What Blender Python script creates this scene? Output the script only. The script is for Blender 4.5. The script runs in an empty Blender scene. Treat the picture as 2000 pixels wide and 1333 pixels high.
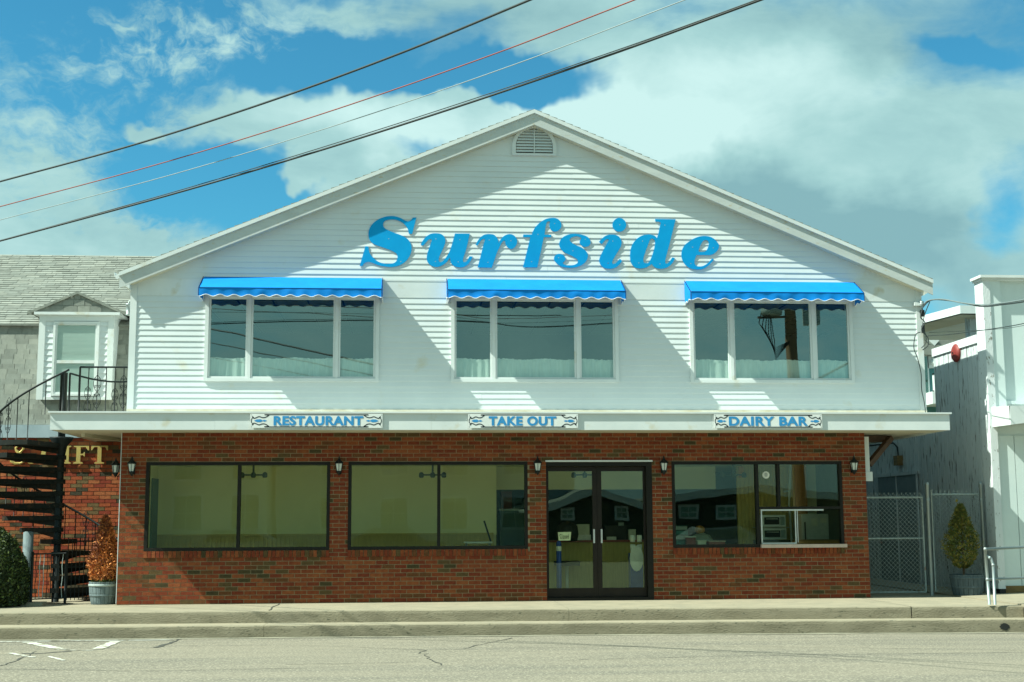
import bpy, math, random
from math import sin, cos, pi, radians, sqrt, atan2
from mathutils import Vector, Matrix, noise as mn
random.seed(7)
SC = bpy.context.scene
COL = SC.collection

# ------------------------------------------------------------------ camera
CAMLOC = Vector((0, -22.3, 1.307)); FPX = 2600.0
_a, _t, _r = radians(4.423), radians(7.715), radians(0.28)
_R0 = Vector((cos(_a), -sin(_a), 0)); _H = Vector((sin(_a), cos(_a), 0)); _Z = Vector((0, 0, 1))
CF = _H*cos(_t) + _Z*sin(_t); _U0 = _Z*cos(_t) - _H*sin(_t)
CR = _R0*cos(_r) - _U0*sin(_r); CU = _U0*cos(_r) + _R0*sin(_r)
cd = bpy.data.cameras.new('camera'); cam = bpy.data.objects.new('camera', cd); COL.objects.link(cam)
cam.matrix_world = Matrix(((CR.x, CU.x, -CF.x, CAMLOC.x), (CR.y, CU.y, -CF.y, CAMLOC.y), (CR.z, CU.z, -CF.z, CAMLOC.z), (0, 0, 0, 1)))
cd.sensor_width = 36.0; cd.lens = 36.0*FPX/2000.0; cd.clip_start = 0.1; cd.clip_end = 3000
SC.camera = cam
def at(px, py, Y):
    """point of the photograph on the vertical plane Y = const"""
    d = CF*FPX + CR*(px-1000) - CU*(py-666.5)
    return CAMLOC + d*((Y-CAMLOC.y)/d.y)
def atz(px, py, Z):
    d = CF*FPX + CR*(px-1000) - CU*(py-666.5)
    return CAMLOC + d*((Z-CAMLOC.z)/d.z)

# ------------------------------------------------------------------ light
SUN = Vector((-4.2, -1.25, 4.75)).normalized()
sl = bpy.data.lights.new('sun', 'SUN'); sl.energy = 5.0; sl.angle = radians(0.5); sl.color = (0.93, 1.0, 0.88)
so = bpy.data.objects.new('sun', sl); COL.objects.link(so)
so.rotation_euler = SUN.to_track_quat('Z', 'Y').to_euler(); so.location = (-20, -10, 30)
SC.view_settings.view_transform = 'Standard'; SC.view_settings.look = 'None'
SC.view_settings.gamma = 1; SC.view_settings.use_curve_mapping = False
SC.view_settings.exposure = 0.93

W = bpy.data.worlds.new('World'); SC.world = W; W.use_nodes = True
nt = W.node_tree; nt.nodes.clear()
def N(t, **k):
    n = nt.nodes.new(t)
    for a, b in k.items(): setattr(n, a, b)
    return n
def L(a, b): nt.links.new(a, b)
def val(n, i, v): n.inputs[i].default_value = v
def wmath(op, a, b=None, c=None, clamp=False):
    n = N('ShaderNodeMath', operation=op); n.use_clamp = clamp
    for i, x in enumerate((a, b, c)):
        if x is None: continue
        if isinstance(x, (int, float)): n.inputs[i].default_value = x
        else: L(x, n.inputs[i])
    return n.outputs[0]
out = N('ShaderNodeOutputWorld'); bg = N('ShaderNodeBackground'); L(bg.outputs[0], out.inputs[0])
bg.inputs[1].default_value = 0.052
sky = N('ShaderNodeTexSky', sky_type='NISHITA'); sky.sun_disc = False
sky.sun_elevation = math.asin(SUN.z); sky.sun_rotation = atan2(SUN.x, SUN.y) % (2*pi)
sky.air_density = 1.0; sky.dust_density = 0.6; sky.ozone_density = 1.5
tc = N('ShaderNodeTexCoord')
# direction in a fixed frame: x east, y toward the facade, z up, tilted to the view for laying out the clouds
def dotc(v):
    n = N('ShaderNodeVectorMath', operation='DOT_PRODUCT'); L(tc.outputs['Generated'], n.inputs[0]); n.inputs[1].default_value = v
    return n.outputs['Value']
comb = N('ShaderNodeCombineXYZ'); L(dotc(CR), comb.inputs[0]); L(dotc(CF), comb.inputs[1]); L(dotc(CU), comb.inputs[2])
# domain warp for ragged cloud edges
wn = N('ShaderNodeTexNoise'); wn.inputs['Scale'].default_value = 7; wn.inputs['Detail'].default_value = 5; wn.inputs['Roughness'].default_value = .6
L(comb.outputs[0], wn.inputs['Vector'])
ws = N('ShaderNodeVectorMath', operation='SUBTRACT'); L(wn.outputs['Color'], ws.inputs[0]); ws.inputs[1].default_value = (.5, .5, .5)
wm = N('ShaderNodeVectorMath', operation='SCALE'); L(ws.outputs[0], wm.inputs[0]); wm.inputs['Scale'].default_value = .10
wa = N('ShaderNodeVectorMath', operation='ADD'); L(comb.outputs[0], wa.inputs[0]); L(wm.outputs[0], wa.inputs[1])
WARP = wa.outputs[0]
def blob(px, py, rx, ry, rot, s, acc, soft=1.0):
    d = Vector(((px-1000), FPX, -(py-666.5))).normalized()
    m = N('ShaderNodeMapping', vector_type='TEXTURE'); L(WARP, m.inputs[0])
    m.inputs['Location'].default_value = d; m.inputs['Rotation'].default_value = (0, radians(rot), 0)
    m.inputs['Scale'].default_value = (rx/FPX, .5, ry/FPX)
    ln = N('ShaderNodeVectorMath', operation='LENGTH'); L(m.outputs[0], ln.inputs[0])
    mr = N('ShaderNodeMapRange', interpolation_type='SMOOTHSTEP'); L(ln.outputs['Value'], mr.inputs[0])
    mr.inputs['From Min'].default_value = 1.35; mr.inputs['From Max'].default_value = 0.35
    mr.inputs['To Min'].default_value = 0; mr.inputs['To Max'].default_value = s
    return wmath('ADD', acc, mr.outputs[0])
# general cloud field (everywhere on the sky)
fm = N('ShaderNodeMapping'); L(comb.outputs[0], fm.inputs[0]); fm.inputs['Scale'].default_value = (1.0, 1.0, 2.2)
f1 = N('ShaderNodeTexNoise'); L(fm.outputs[0], f1.inputs['Vector']); f1.inputs['Scale'].default_value = 9; f1.inputs['Detail'].default_value = 9; f1.inputs['Roughness'].default_value = .62; f1.inputs['Distortion'].default_value = .4
f2 = N('ShaderNodeTexNoise'); L(fm.outputs[0], f2.inputs['Vector']); f2.inputs['Scale'].default_value = 2.6; f2.inputs['Detail'].default_value = 5; f2.inputs['Distortion'].default_value = .5
dens = wmath('MULTIPLY_ADD', f2.outputs[0], 1.1, -0.12)            # 0.43 mean
for b in [  # negative: blue holes, positive: cloud
    (250, 90, 560, 230, -8, -.30), (420, 380, 230, 90, 18, -.60), (520, 330, 150, 60, 30, -.3), (760, 120, 300, 75, -6, -.42), (1040, 180, 230, 44, 4, -.95),
    (1890, 95, 120, 24, 14, -.34), (1965, 395, 50, 60, 0, -.30), (1940, 455, 60, 22, 0, -.25), (330, 470, 150, 28, -8, -.10),
    (900, 262, 420, 52, 8, .85), (640, 300, 190, 60, 30, .75), (450, 225, 130, 45, 0, .38), (290, 230, 46, 20, 0, .80), (598, 352, 38, 26, 0, .95),
    (250, 480, 320, 50, 0, .38), (60, 330, 180, 70, 6, .16), (1450, 330, 470, 150, 8, .8), (1420, 160, 330, 110, -6, .55), (1000, 60, 280, 70, -12, .42), (690, 18, 240, 36, 0, .30), (1800, 520, 260, 90, 0, .45), (1850, 240, 260, 70, 0, .4)]:
    dens = blob(*b, dens)
bk_ = N('ShaderNodeMapRange', interpolation_type='SMOOTHSTEP'); L(dotc(CF), bk_.inputs[0]); bk_.inputs['From Min'].default_value = .3; bk_.inputs['From Max'].default_value = -.5; bk_.inputs['To Min'].default_value = 0; bk_.inputs['To Max'].default_value = .25
dens = wmath('ADD', dens, bk_.outputs[0])
dens = wmath('ADD', dens, wmath('MULTIPLY_ADD', f1.outputs[0], .85, -.425))
f3 = N('ShaderNodeTexNoise'); fm3 = N('ShaderNodeMapping'); L(WARP, fm3.inputs[0]); fm3.inputs['Scale'].default_value = (1, 1, 1.9); fm3.inputs['Rotation'].default_value = (0, radians(-12), 0); L(fm3.outputs[0], f3.inputs['Vector']); f3.inputs['Scale'].default_value = 38; f3.inputs['Detail'].default_value = 7; f3.inputs['Roughness'].default_value = .62
wisp = wmath('ADD', blob(190, 170, 330, 150, -10, .55, blob(480, 60, 330, 70, -8, .55, 0.0)), blob(120, 420, 200, 130, 0, .45, blob(330, 420, 170, 40, -8, .4, 0.0)))
dens = wmath('ADD', dens, wmath('MULTIPLY', wisp, wmath('MULTIPLY_ADD', f3.outputs[0], 2.3, -.98)))
dm = N('ShaderNodeMapRange', interpolation_type='SMOOTHSTEP'); L(dens, dm.inputs[0])
dm.inputs['From Min'].default_value = .12; dm.inputs['From Max'].default_value = .78
# light and grey clouds
shade = wmath('MULTIPLY_ADD', f2.outputs[0], -.5, .72)
for b in [(1560, 420, 420, 95, 12, -.62), (1850, 50, 330, 90, 0, -.40), (960, 60, 260, 80, 10, -.26), (1600, 510, 300, 60, 12, -.25),
          (1200, 265, 260, 62, 5, .55), (1450, 190, 330, 80, -5, .36), (800, 280, 300, 60, 14, .42), (130, 500, 300, 60, 0, .2)]:
    shade = blob(*b, shade)
shade = wmath('ADD', shade, wmath('MULTIPLY_ADD', f1.outputs[0], .95, -.475))
cr = N('ShaderNodeValToRGB'); L(shade, cr.inputs[0])
e = cr.color_ramp.elements; e[0].position = .0; e[0].color = (2.5, 4.8, 5.2, 1); e[1].position = .95; e[1].color = (6.35, 9.2, 8.95, 1)
el = cr.color_ramp.elements.new(.45); el.color = (4.0, 6.8, 6.8, 1)
tint = N('ShaderNodeMix', data_type='RGBA', blend_type='MULTIPLY'); tint.inputs['Factor'].default_value = 1
L(sky.outputs[0], tint.inputs['A']); tint.inputs['B'].default_value = (.40, 1.36, 1.44, 1)
mx = N('ShaderNodeMix', data_type='RGBA'); L(dm.outputs[0], mx.inputs['Factor']); L(tint.outputs['Result'], mx.inputs['A']); L(cr.outputs[0], mx.inputs['B'])
L(mx.outputs['Result'], bg.inputs[0])

# ------------------------------------------------------------------ materials
MATS = {}
def mat(name, col, rough=.6, col2=None, scale=8.0, metal=0.0, bump=0.0, bscale=60.0, stretch=(1, 1, 1), coat=0.0, spec=.5, detail=6, lo=.35, hi=.68, third=None):
    m = bpy.data.materials.new(name); m.use_nodes = True; t = m.node_tree; p = t.nodes['Principled BSDF']
    p.inputs['Roughness'].default_value = rough; p.inputs['Metallic'].default_value = metal
    p.inputs['Specular IOR Level'].default_value = spec
    if coat: p.inputs['Coat Weight'].default_value = coat
    g = t.nodes.new('ShaderNodeNewGeometry'); mp = t.nodes.new('ShaderNodeMapping'); t.links.new(g.outputs['Position'], mp.inputs[0]); mp.inputs['Scale'].default_value = stretch
    n = t.nodes.new('ShaderNodeTexNoise'); n.inputs['Scale'].default_value = scale; n.inputs['Detail'].default_value = detail; n.inputs['Roughness'].default_value = .6
    t.links.new(mp.outputs[0], n.inputs['Vector'])
    r = t.nodes.new('ShaderNodeValToRGB'); t.links.new(n.outputs[0], r.inputs[0])
    if col2 is None: col2 = tuple(c*.82 for c in col)
    r.color_ramp.elements[0].position = lo; r.color_ramp.elements[0].color = (*col2, 1); r.color_ramp.elements[1].position = hi; r.color_ramp.elements[1].color = (*col, 1)
    src = r.outputs[0]
    if third:   # (colour, scale, lo, hi): sparse stains
        n3 = t.nodes.new('ShaderNodeTexNoise'); n3.inputs['Scale'].default_value = third[1]; n3.inputs['Detail'].default_value = 8; t.links.new(g.outputs['Position'] if len(third) > 4 else mp.outputs[0], n3.inputs['Vector'])
        mr = t.nodes.new('ShaderNodeMapRange'); t.links.new(n3.outputs[0], mr.inputs[0]); mr.inputs['From Min'].default_value = third[2]; mr.inputs['From Max'].default_value = third[3]
        mm = t.nodes.new('ShaderNodeMix'); mm.data_type = 'RGBA'; t.links.new(mr.outputs[0], mm.inputs['Factor']); t.links.new(src, mm.inputs['A']); mm.inputs['B'].default_value = (*third[0], 1)
        src = mm.outputs['Result']
    t.links.new(src, p.inputs['Base Color'])
    if bump:
        n2 = t.nodes.new('ShaderNodeTexNoise'); n2.inputs['Scale'].default_value = bscale; n2.inputs['Detail'].default_value = 5; t.links.new(mp.outputs[0], n2.inputs['Vector'])
        b = t.nodes.new('ShaderNodeBump'); b.inputs['Strength'].default_value = bump; b.inputs['Distance'].default_value = .01
        t.links.new(n2.outputs[0], b.inputs['Height']); t.links.new(b.outputs[0], p.inputs['Normal'])
    MATS[name] = m; return m
def glass(name, tint, ior, tr=.8, wav=.0):
    m = bpy.data.materials.new(name); m.use_nodes = True; t = m.node_tree; t.nodes.clear()
    o = t.nodes.new('ShaderNodeOutputMaterial'); x = t.nodes.new('ShaderNodeMixShader')
    def M(op, a_, b_=None):
        q_ = t.nodes.new('ShaderNodeMath'); q_.operation = op
        for i_, v_ in enumerate((a_, b_)):
            if v_ is None: continue
            if isinstance(v_, (int, float)): q_.inputs[i_].default_value = v_
            else: t.links.new(v_, q_.inputs[i_])
        return q_.outputs[0]
    g0 = t.nodes.new('ShaderNodeNewGeometry'); dp = t.nodes.new('ShaderNodeVectorMath'); dp.operation = 'DOT_PRODUCT'; t.links.new(g0.outputs['Incoming'], dp.inputs[0]); t.links.new(g0.outputs['True Normal'], dp.inputs[1])
    fr = M('ADD', M('MULTIPLY', M('POWER', M('SUBTRACT', 1.0, M('ABSOLUTE', dp.outputs['Value'])), 5.0), 1-ior), ior)   # Schlick, ior = reflectance at normal incidence
    a = t.nodes.new('ShaderNodeBsdfTransparent'); a.inputs[0].default_value = (tint[0]*tr, tint[1]*tr, tint[2]*tr, 1)
    g = t.nodes.new('ShaderNodeBsdfGlossy'); g.inputs['Roughness'].default_value = 0.0; g.inputs['Color'].default_value = (.78, 1, .93, 1)
    if wav:
        ge = t.nodes.new('ShaderNodeNewGeometry'); n2 = t.nodes.new('ShaderNodeTexNoise'); n2.inputs['Scale'].default_value = 1.3; n2.inputs['Detail'].default_value = 1
        t.links.new(ge.outputs['Position'], n2.inputs['Vector']); b = t.nodes.new('ShaderNodeBump'); b.inputs['Strength'].default_value = wav; b.inputs['Distance'].default_value = .02
        t.links.new(n2.outputs[0], b.inputs['Height']); t.links.new(b.outputs[0], g.inputs['Normal'])
    t.links.new(fr, x.inputs[0]); t.links.new(a.outputs[0], x.inputs[1]); t.links.new(g.outputs[0], x.inputs[2]); t.links.new(x.outputs[0], o.inputs[0])
    MATS[name] = m; return m
mat('asphalt', (.215, .192, .145), .95, (.150, .140, .112), 1.1, bump=.9, bscale=55, stretch=(.16, 1.5, 1), spec=.2, lo=.36, hi=.60, third=((.36, .325, .245), 38, .50, .66, 1))
mat('gutter_dust', (.30, .28, .21), .95, (.20, .19, .14), 3, bump=.4, bscale=70, spec=.2)
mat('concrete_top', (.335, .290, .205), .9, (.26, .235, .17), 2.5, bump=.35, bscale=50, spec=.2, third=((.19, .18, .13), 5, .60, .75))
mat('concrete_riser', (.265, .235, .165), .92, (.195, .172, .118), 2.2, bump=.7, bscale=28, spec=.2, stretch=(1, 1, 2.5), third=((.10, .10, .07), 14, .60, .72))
mat('earth', (.16, .13, .08), .95, (.08, .07, .04), 4, bump=.6)
mat('tar', (.085, .085, .072), .8, spec=.3, scale=14)
mat('paint_worn', (.58, .58, .50), .9, (.25, .23, .175), 7, bump=.3, lo=.44, hi=.52)
mat('vinyl', (.645, .69, .68), .45, (.60, .645, .64), 1.3, spec=.35, bump=.12, bscale=7, third=((.58, .55, .43), 2.2, .62, .80))
mat('trim', (.655, .69, .67), .45, (.59, .63, .615), 2.0, spec=.35, third=((.52, .47, .33), 3.0, .62, .78))
mat('soffit', (.60, .57, .45), .6, (.50, .46, .34), 2.0)
mat('rake_board', (.52, .555, .53), .5, (.45, .48, .46), 2.6, spec=.3, stretch=(1, 1, 3), third=((.46, .40, .28), 9, .62, .74))
mat('flashing', (.50, .44, .30), .6, (.62, .60, .50), 3.5)
mat('shingle', (.265, .28, .245), .95, (.215, .228, .20), 9, bump=.5, bscale=120, spec=.15)
mat('shingle_b', (.295, .305, .265), .95, (.24, .25, .215), 9, bump=.5, bscale=120, spec=.15)
mat('shingle_c', (.235, .248, .215), .95, (.19, .20, .175), 9, bump=.5, bscale=120, spec=.15)
mat('mortar', (.36, .31, .18), .95, (.24, .20, .12), 7, bump=.6, bscale=120, spec=.15)
BR = [mat('brick_a', (.245, .066, .022), .9, (.17, .036, .014), 18, bump=.6, bscale=90, spec=.2),
      mat('brick_b', (.205, .047, .018), .9, (.14, .025, .011), 18, bump=.6, bscale=90, spec=.2),
      mat('brick_c', (.28, .088, .030), .9, (.20, .050, .018), 18, bump=.6, bscale=90, spec=.2),
      mat('brick_d', (.155, .062, .022), .9, (.10, .038, .014), 18, bump=.6, bscale=90, spec=.2),
      mat('brick_e', (.072, .056, .022), .9, (.048, .036, .016), 18, bump=.6, bscale=90, spec=.2),
      mat('brick_f', (.120, .078, .030), .9, (.08, .048, .019), 18, bump=.6, bscale=90, spec=.2)]
BW = [36, 31, 13, 12, 3, 5]
BL = [mat('old_brick_a', (.40, .105, .040), .9, (.30, .065, .026), 18, bump=.6, bscale=90, spec=.2),
      mat('old_brick_b', (.30, .060, .030), .9, (.22, .040, .022), 18, bump=.6, bscale=90, spec=.2),
      mat('old_brick_c', (.44, .150, .058), .9, (.34, .10, .04), 18, bump=.6, bscale=90, spec=.2),
      mat('old_brick_d', (.20, .135, .060), .9, (.14, .09, .04), 18, bump=.6, bscale=90, spec=.2),
      mat('old_brick_e', (.085, .07, .04), .9, (.05, .045, .03), 18, bump=.6, bscale=90, spec=.2)]
BLW = [34, 24, 18, 14, 8]
mat('fixture', (.05, .065, .06), .5)
mat('mortar_dark', (.14, .11, .065), .95, (.09, .07, .045), 7, bump=.4)
mat('awning', (.0, .22, .66), .75, (.0, .19, .59), 3.5, spec=.2, bump=.25, bscale=9)
mat('awning_dark', (.0, .05, .17), .8, spec=.2)
mat('piping', (.80, .82, .80), .6)
mat('letter_blue', (.0, .31, .64), .6, (.0, .28, .59), 4, spec=.15)
mat('letter_edge', (.0, .17, .40), .5)
mat('sign_white', (.74, .75, .72), .4, (.66, .68, .65), 5)
mat('sign_black', (.02, .03, .035), .5)
mat('sign_blue', (.03, .27, .56), .5, (.02, .21, .45), 12)
mat('bronze', (.014, .013, .009), .55, (.009, .009, .006), 6, spec=.2)
mat('bronze_door', (.022, .017, .011), .4, (.015, .011, .008), 6, spec=.2)
mat('iron', (.008, .016, .016), .55, (.005, .009, .009), 14, spec=.25)
mat('iron_rust', (.014, .016, .012), .8, (.007, .010, .009), 14, spec=.15, third=((.05, .028, .015), 9, .58, .72))
mat('galv', (.30, .36, .36), .45, (.32, .36, .35), 9, metal=.55)
mat('galv_dull', (.42, .48, .45), .6, (.30, .36, .34), 20, metal=.2, third=((.22, .10, .04), 8, .63, .72))
mat('alum', (.62, .64, .60), .35, metal=.6)
mat('gold', (.55, .42, .15), .38, (.60, .42, .11), 12, metal=.35, spec=.6)
mat('lamp_glass', (.62, .66, .60), .3, (.5, .55, .5), 20)
mat('fascia_blue', (.33, .40, .43), .6, (.27, .34, .37), 3)
mat('cream', (.82, .79, .47), .8, (.78, .74, .41), 1.2)
mat('cream_dark', (.74, .73, .48), .85, (.68, .67, .44), 1.2)
mat('bead', (.60, .47, .16), .6, (.48, .37, .12), 9, stretch=(6, 6, .5))
mat('orange_wood', (.50, .24, .05), .5, (.40, .17, .03), 7, stretch=(8, 8, .6))
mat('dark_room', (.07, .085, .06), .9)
mat('teal_dark', (.03, .08, .075), .6)
mat('floor_in', (.52, .45, .32), .5)
mat('red_top', (.30, .06, .035), .4)
mat('paper', (.70, .70, .58), .8)
mat('blue_plastic', (.012, .06, .36), .35)
mat('white_plastic', (.80, .82, .80), .4)
mat('steel', (.62, .64, .60), .35, metal=.15)
mat('black', (.012, .013, .012), .6)
mat('ceiling_tile', (.42, .50, .40), .9, (.38, .46, .36), 30)
mat('curtain', (.66, .67, .65), .85, (.54, .56, .54), 9, stretch=(9, 9, .4))
mat('blind_grey', (.38, .46, .50), .8, (.33, .41, .45), 3, stretch=(.5, .5, 8))
mat('ink', (.05, .06, .07), .6)
mat('pink_sill', (.55, .42, .34), .5)
mat('peel_white', (.62, .66, .66), .75, (.56, .60, .60), 3, stretch=(1, 1, .4), bump=.4, bscale=30, third=((.20, .20, .17), 26, .62, .68))
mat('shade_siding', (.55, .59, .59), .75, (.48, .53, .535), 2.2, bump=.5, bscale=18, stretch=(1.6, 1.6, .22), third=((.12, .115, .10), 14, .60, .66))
mat('pale_panel', (.60, .68, .66), .6, (.55, .635, .62), 1.6)
mat('brown_wood', (.24, .15, .05), .8, (.15, .09, .03), 6, stretch=(1, 1, 5))
mat('beam_wood', (.10, .055, .03), .7, (.06, .035, .02), 8)
mat('red_bell', (.24, .03, .022), .6, (.17, .02, .016), 12)
mat('barrel', (.17, .22, .225), .8, (.11, .15, .155), 6, bump=.5, stretch=(6, 6, .8))
mat('barrel_dark', (.085, .12, .13), .8, (.05, .075, .085), 6, bump=.5, stretch=(6, 6, .8))
mat('alley_paint', (.21, .265, .275), .7, (.16, .21, .22), 4, bump=.3)
mat('soil', (.05, .04, .02), .95)
mat('leaf_dark', (.035, .060, .012), .7, (.02, .035, .008), 6)
mat('leaf_pale', (.12, .16, .025), .7, (.07, .10, .018), 6)  # paler leaf tone, mixed at random through the bush
mat('conifer', (.125, .150, .022), .8, (.065, .085, .012), 7)
mat('conifer_y', (.27, .21, .03), .8, (.16, .13, .02), 7)
mat('dead', (.66, .24, .055), .8, (.46, .15, .035), 8)
mat('dead_dark', (.22, .060, .018), .8, (.14, .035, .012), 8)
mat('bark', (.10, .06, .03), .9, bump=.5)
mat('cable', (.018, .03, .03), .6)
mat('cable_red', (.26, .055, .035), .6)
mat('cable_grey', (.28, .33, .33), .6)
mat('service_grey', (.17, .21, .21), .6)
mat('teal_house', (.06, .20, .20), .7)
mat('pole_wood', (.19, .11, .05), .85, (.11, .06, .03), 4, stretch=(6, 6, .5))
mat('trafo', (.28, .33, .31), .5)
mat('dark_green_siding', (.035, .05, .035), .8, (.025, .035, .025), 4)
mat('pale_siding', (.66, .64, .52), .8, (.60, .58, .46), 2)
mat('grey_siding', (.50, .54, .52), .8)
mat('car_paint', (.40, .42, .42), .25, coat=.8)
mat('car_paint_b', (.06, .09, .14), .25, coat=.8)
mat('rubber', (.015, .015, .015), .8)
mat('sea_ground', (.22, .20, .14), .95, (.16, .15, .10), .5)
glass('glass_up', (.88, 1.0, .94), .24, .90, .03)
glass('glass_low', (.97, 1.0, .90), .045, .98, .05)
glass('glass_far', (.8, .9, .85), .12, .75)

# ------------------------------------------------------------------ mesh helpers
class MB:
    def __init__(s): s.v = []; s.f = []; s.m = []; s.s = []
    def add(s, vs, fs, m=0, sm=False):
        o = len(s.v); s.v += [tuple(v) for v in vs]; s.f += [tuple(i+o for i in f) for f in fs]; s.m += [m]*len(fs); s.s += [sm]*len(fs); return s
    def box(s, x0, x1, y0, y1, z0, z1, m=0):
        return s.add([(x0, y0, z0), (x1, y0, z0), (x1, y1, z0), (x0, y1, z0), (x0, y0, z1), (x1, y0, z1), (x1, y1, z1), (x0, y1, z1)],
                     [(0, 3, 2, 1), (4, 5, 6, 7), (0, 1, 5, 4), (1, 2, 6, 5), (2, 3, 7, 6), (3, 0, 4, 7)], m)
    def quad(s, a, b, c, d, m=0): return s.add([a, b, c, d], [(0, 1, 2, 3)], m)
    def bar(s, p, q, w, h=None, m=0, up=(0, 0, 1)):
        p = Vector(p); q = Vector(q); d = (q-p).normalized(); u = Vector(up)
        if abs(d.dot(u)) > .99: u = Vector((0, 1, 0))
        a = d.cross(u).normalized()*(w/2); b = a.cross(d).normalized()*((h or w)/2)
        vs = [p-a-b, p+a-b, p+a+b, p-a+b, q-a-b, q+a-b, q+a+b, q-a+b]
        return s.add(vs, [(0, 1, 2, 3), (7, 6, 5, 4), (0, 4, 5, 1), (1, 5, 6, 2), (2, 6, 7, 3), (3, 7, 4, 0)], m)
    def tube(s, pts, r, n=6, m=0, cap=True):
        pts = [Vector(p) for p in pts]; k = len(pts); rr = r if isinstance(r, (list, tuple)) else [r]*k
        vs = []; ref = None
        for i, p in enumerate(pts):
            d = (pts[min(i+1, k-1)]-pts[max(i-1, 0)]).normalized()
            if ref is None: ref = Vector((0, 0, 1)) if abs(d.z) < .9 else Vector((1, 0, 0))
            a = d.cross(ref)
            if a.length < 1e-4: a = d.cross(Vector((.3, 1, .2)))
            a.normalize(); b = d.cross(a); ref = -b if False else a.cross(d)
            for j in range(n): t = 2*pi*j/n; vs.append(p+(a*cos(t)+b*sin(t))*rr[i])
        fs = [(i*n+j, i*n+(j+1) % n, (i+1)*n+(j+1) % n, (i+1)*n+j) for i in range(k-1) for j in range(n)]
        s.add(vs, fs, m, True)
        if cap: o = len(s.v)-len(vs); s.f += [tuple(o+j for j in range(n)), tuple(o+(k-1)*n+j for j in reversed(range(n)))]; s.m += [m, m]; s.s += [False, False]
        return s
    def lathe(s, prof, n=16, c=(0, 0, 0), m=0, sm=True, ph=0):
        vs = []
        for r, z in prof:
            for j in range(n): t = 2*pi*j/n+ph; vs.append((c[0]+r*cos(t), c[1]+r*sin(t), c[2]+z))
        k = len(prof); return s.add(vs, [(i*n+j, i*n+(j+1) % n, (i+1)*n+(j+1) % n, (i+1)*n+j) for i in range(k-1) for j in range(n)], m, sm)
    def prism(s, poly, y0, y1, m=0):   # polygon in XZ extruded along Y
        n = len(poly); vs = [(x, y0, z) for x, z in poly]+[(x, y1, z) for x, z in poly]
        return s.add(vs, [tuple(range(n)), tuple(reversed(range(n, 2*n)))]+[(i, i+n, (i+1) % n+n, (i+1) % n) for i in range(n)], m)
    def mesh(s, name, mats, off=(0, 0, 0)):
        me = bpy.data.meshes.new(name); ox, oy, oz = off
        me.from_pydata([(x-ox, y-oy, z-oz) for x, y, z in s.v], [], s.f)
        for mm in (mats if isinstance(mats, (list, tuple)) else [mats]): me.materials.append(MATS[mm] if isinstance(mm, str) else mm)
        me.polygons.foreach_set('material_index', s.m); me.polygons.foreach_set('use_smooth', s.s); me.update(); return me
def wloc(o):
    v = Vector((0, 0, 0))
    while o is not None: v += o.location; o = o.parent
    return v
def link(name, me, parent=None, loc=(0, 0, 0)):
    o = bpy.data.objects.new(name, me); COL.objects.link(o); o.location = loc
    if parent is not None: o.parent = parent
    return o
def part(name, mb, mats, parent=None, origin=None):
    """mesh given in world coordinates"""
    if parent is None:
        if origin is None:
            xs = [v[0] for v in mb.v]; ys = [v[1] for v in mb.v]; zs = [v[2] for v in mb.v]
            origin = ((min(xs)+max(xs))/2, (min(ys)+max(ys))/2, min(zs))
        return link(name, mb.mesh(name, mats, origin), None, origin)
    return link(name, mb.mesh(name, mats, wloc(parent)), parent)
def tag(o, label=None, cat=None, group=None, kind=None):
    if label: o['label'] = label
    if cat: o['category'] = cat
    if group: o['group'] = group
    if kind: o['kind'] = kind
    return o
def thing(name, loc, label, cat, group=None):
    o = link(name, None, None, loc); o.empty_display_size = .2; return tag(o, label, cat, group)
def struct(name, mb, mats, parent=None):
    o = part(name, mb, mats, parent)
    if parent is None: o['kind'] = 'structure'
    return o
def copy_tree(o, parent=None, loc=None, label=None):
    c = o.copy(); COL.objects.link(c)
    if parent is not None: c.parent = parent
    if loc is not None: c.location = loc
    if label: c['label'] = label
    for ch in [x for x in bpy.data.objects if x.parent is o]: copy_tree(ch, c)
    return c
def curve_mesh(name, loops, depth, y, mats, conv):
    """closed loops (lists of XZ) -> extruded solid between y-depth and y"""
    cu = bpy.data.curves.new(name, 'CURVE'); cu.dimensions = '2D'; cu.fill_mode = 'BOTH'; cu.extrude = depth/2
    for lp in loops:
        sp = cu.splines.new('POLY'); sp.points.add(len(lp)-1)
        for i, (x, z) in enumerate(lp): sp.points[i].co = (x, z, 0, 1)
        sp.use_cyclic_u = True
    ob = bpy.data.objects.new(name, cu); me = bpy.data.meshes.new_from_object(ob)
    bpy.data.objects.remove(ob)
    for v in me.vertices: x, z, d = v.co; v.co = conv(x, z, d+depth/2)
    me.materials.clear()
    for mm in mats: me.materials.append(MATS[mm])
    if len(mats) > 1:
        for p in me.polygons: p.material_index = 0 if abs(p.normal.z) > .5 else 1
    return me
def text_mesh(txt, size, bold, mats, extrude=.001, spacing=1.0):
    cu = bpy.data.curves.new('lettering', 'FONT'); cu.body = txt; cu.size = size; cu.offset = bold; cu.extrude = extrude; cu.space_character = spacing
    cu.align_x = 'CENTER'; cu.align_y = 'CENTER'
    ob = bpy.data.objects.new('lettering', cu); me = bpy.data.meshes.new_from_object(ob); bpy.data.objects.remove(ob)
    me.materials.clear()
    for mm in mats: me.materials.append(MATS[mm])
    return me
def fit_text(me, x0, x1, z0, z1, y, off):
    xs = [v.co.x for v in me.vertices]; ys = [v.co.y for v in me.vertices]
    a, b, c, d = min(xs), max(xs), min(ys), max(ys)
    for v in me.vertices:
        X = x0+(v.co.x-a)/(b-a)*(x1-x0); Z = z0+(v.co.y-c)/(d-c)*(z1-z0); Yy = y-v.co.z
        v.co = (X-off[0], Yy-off[1], Z-off[2])
    me.update()
def unit_cube(name, m):
    b = MB().box(-.5, .5, -.5, .5, -.5, .5); me = b.mesh(name, m); return me

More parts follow.
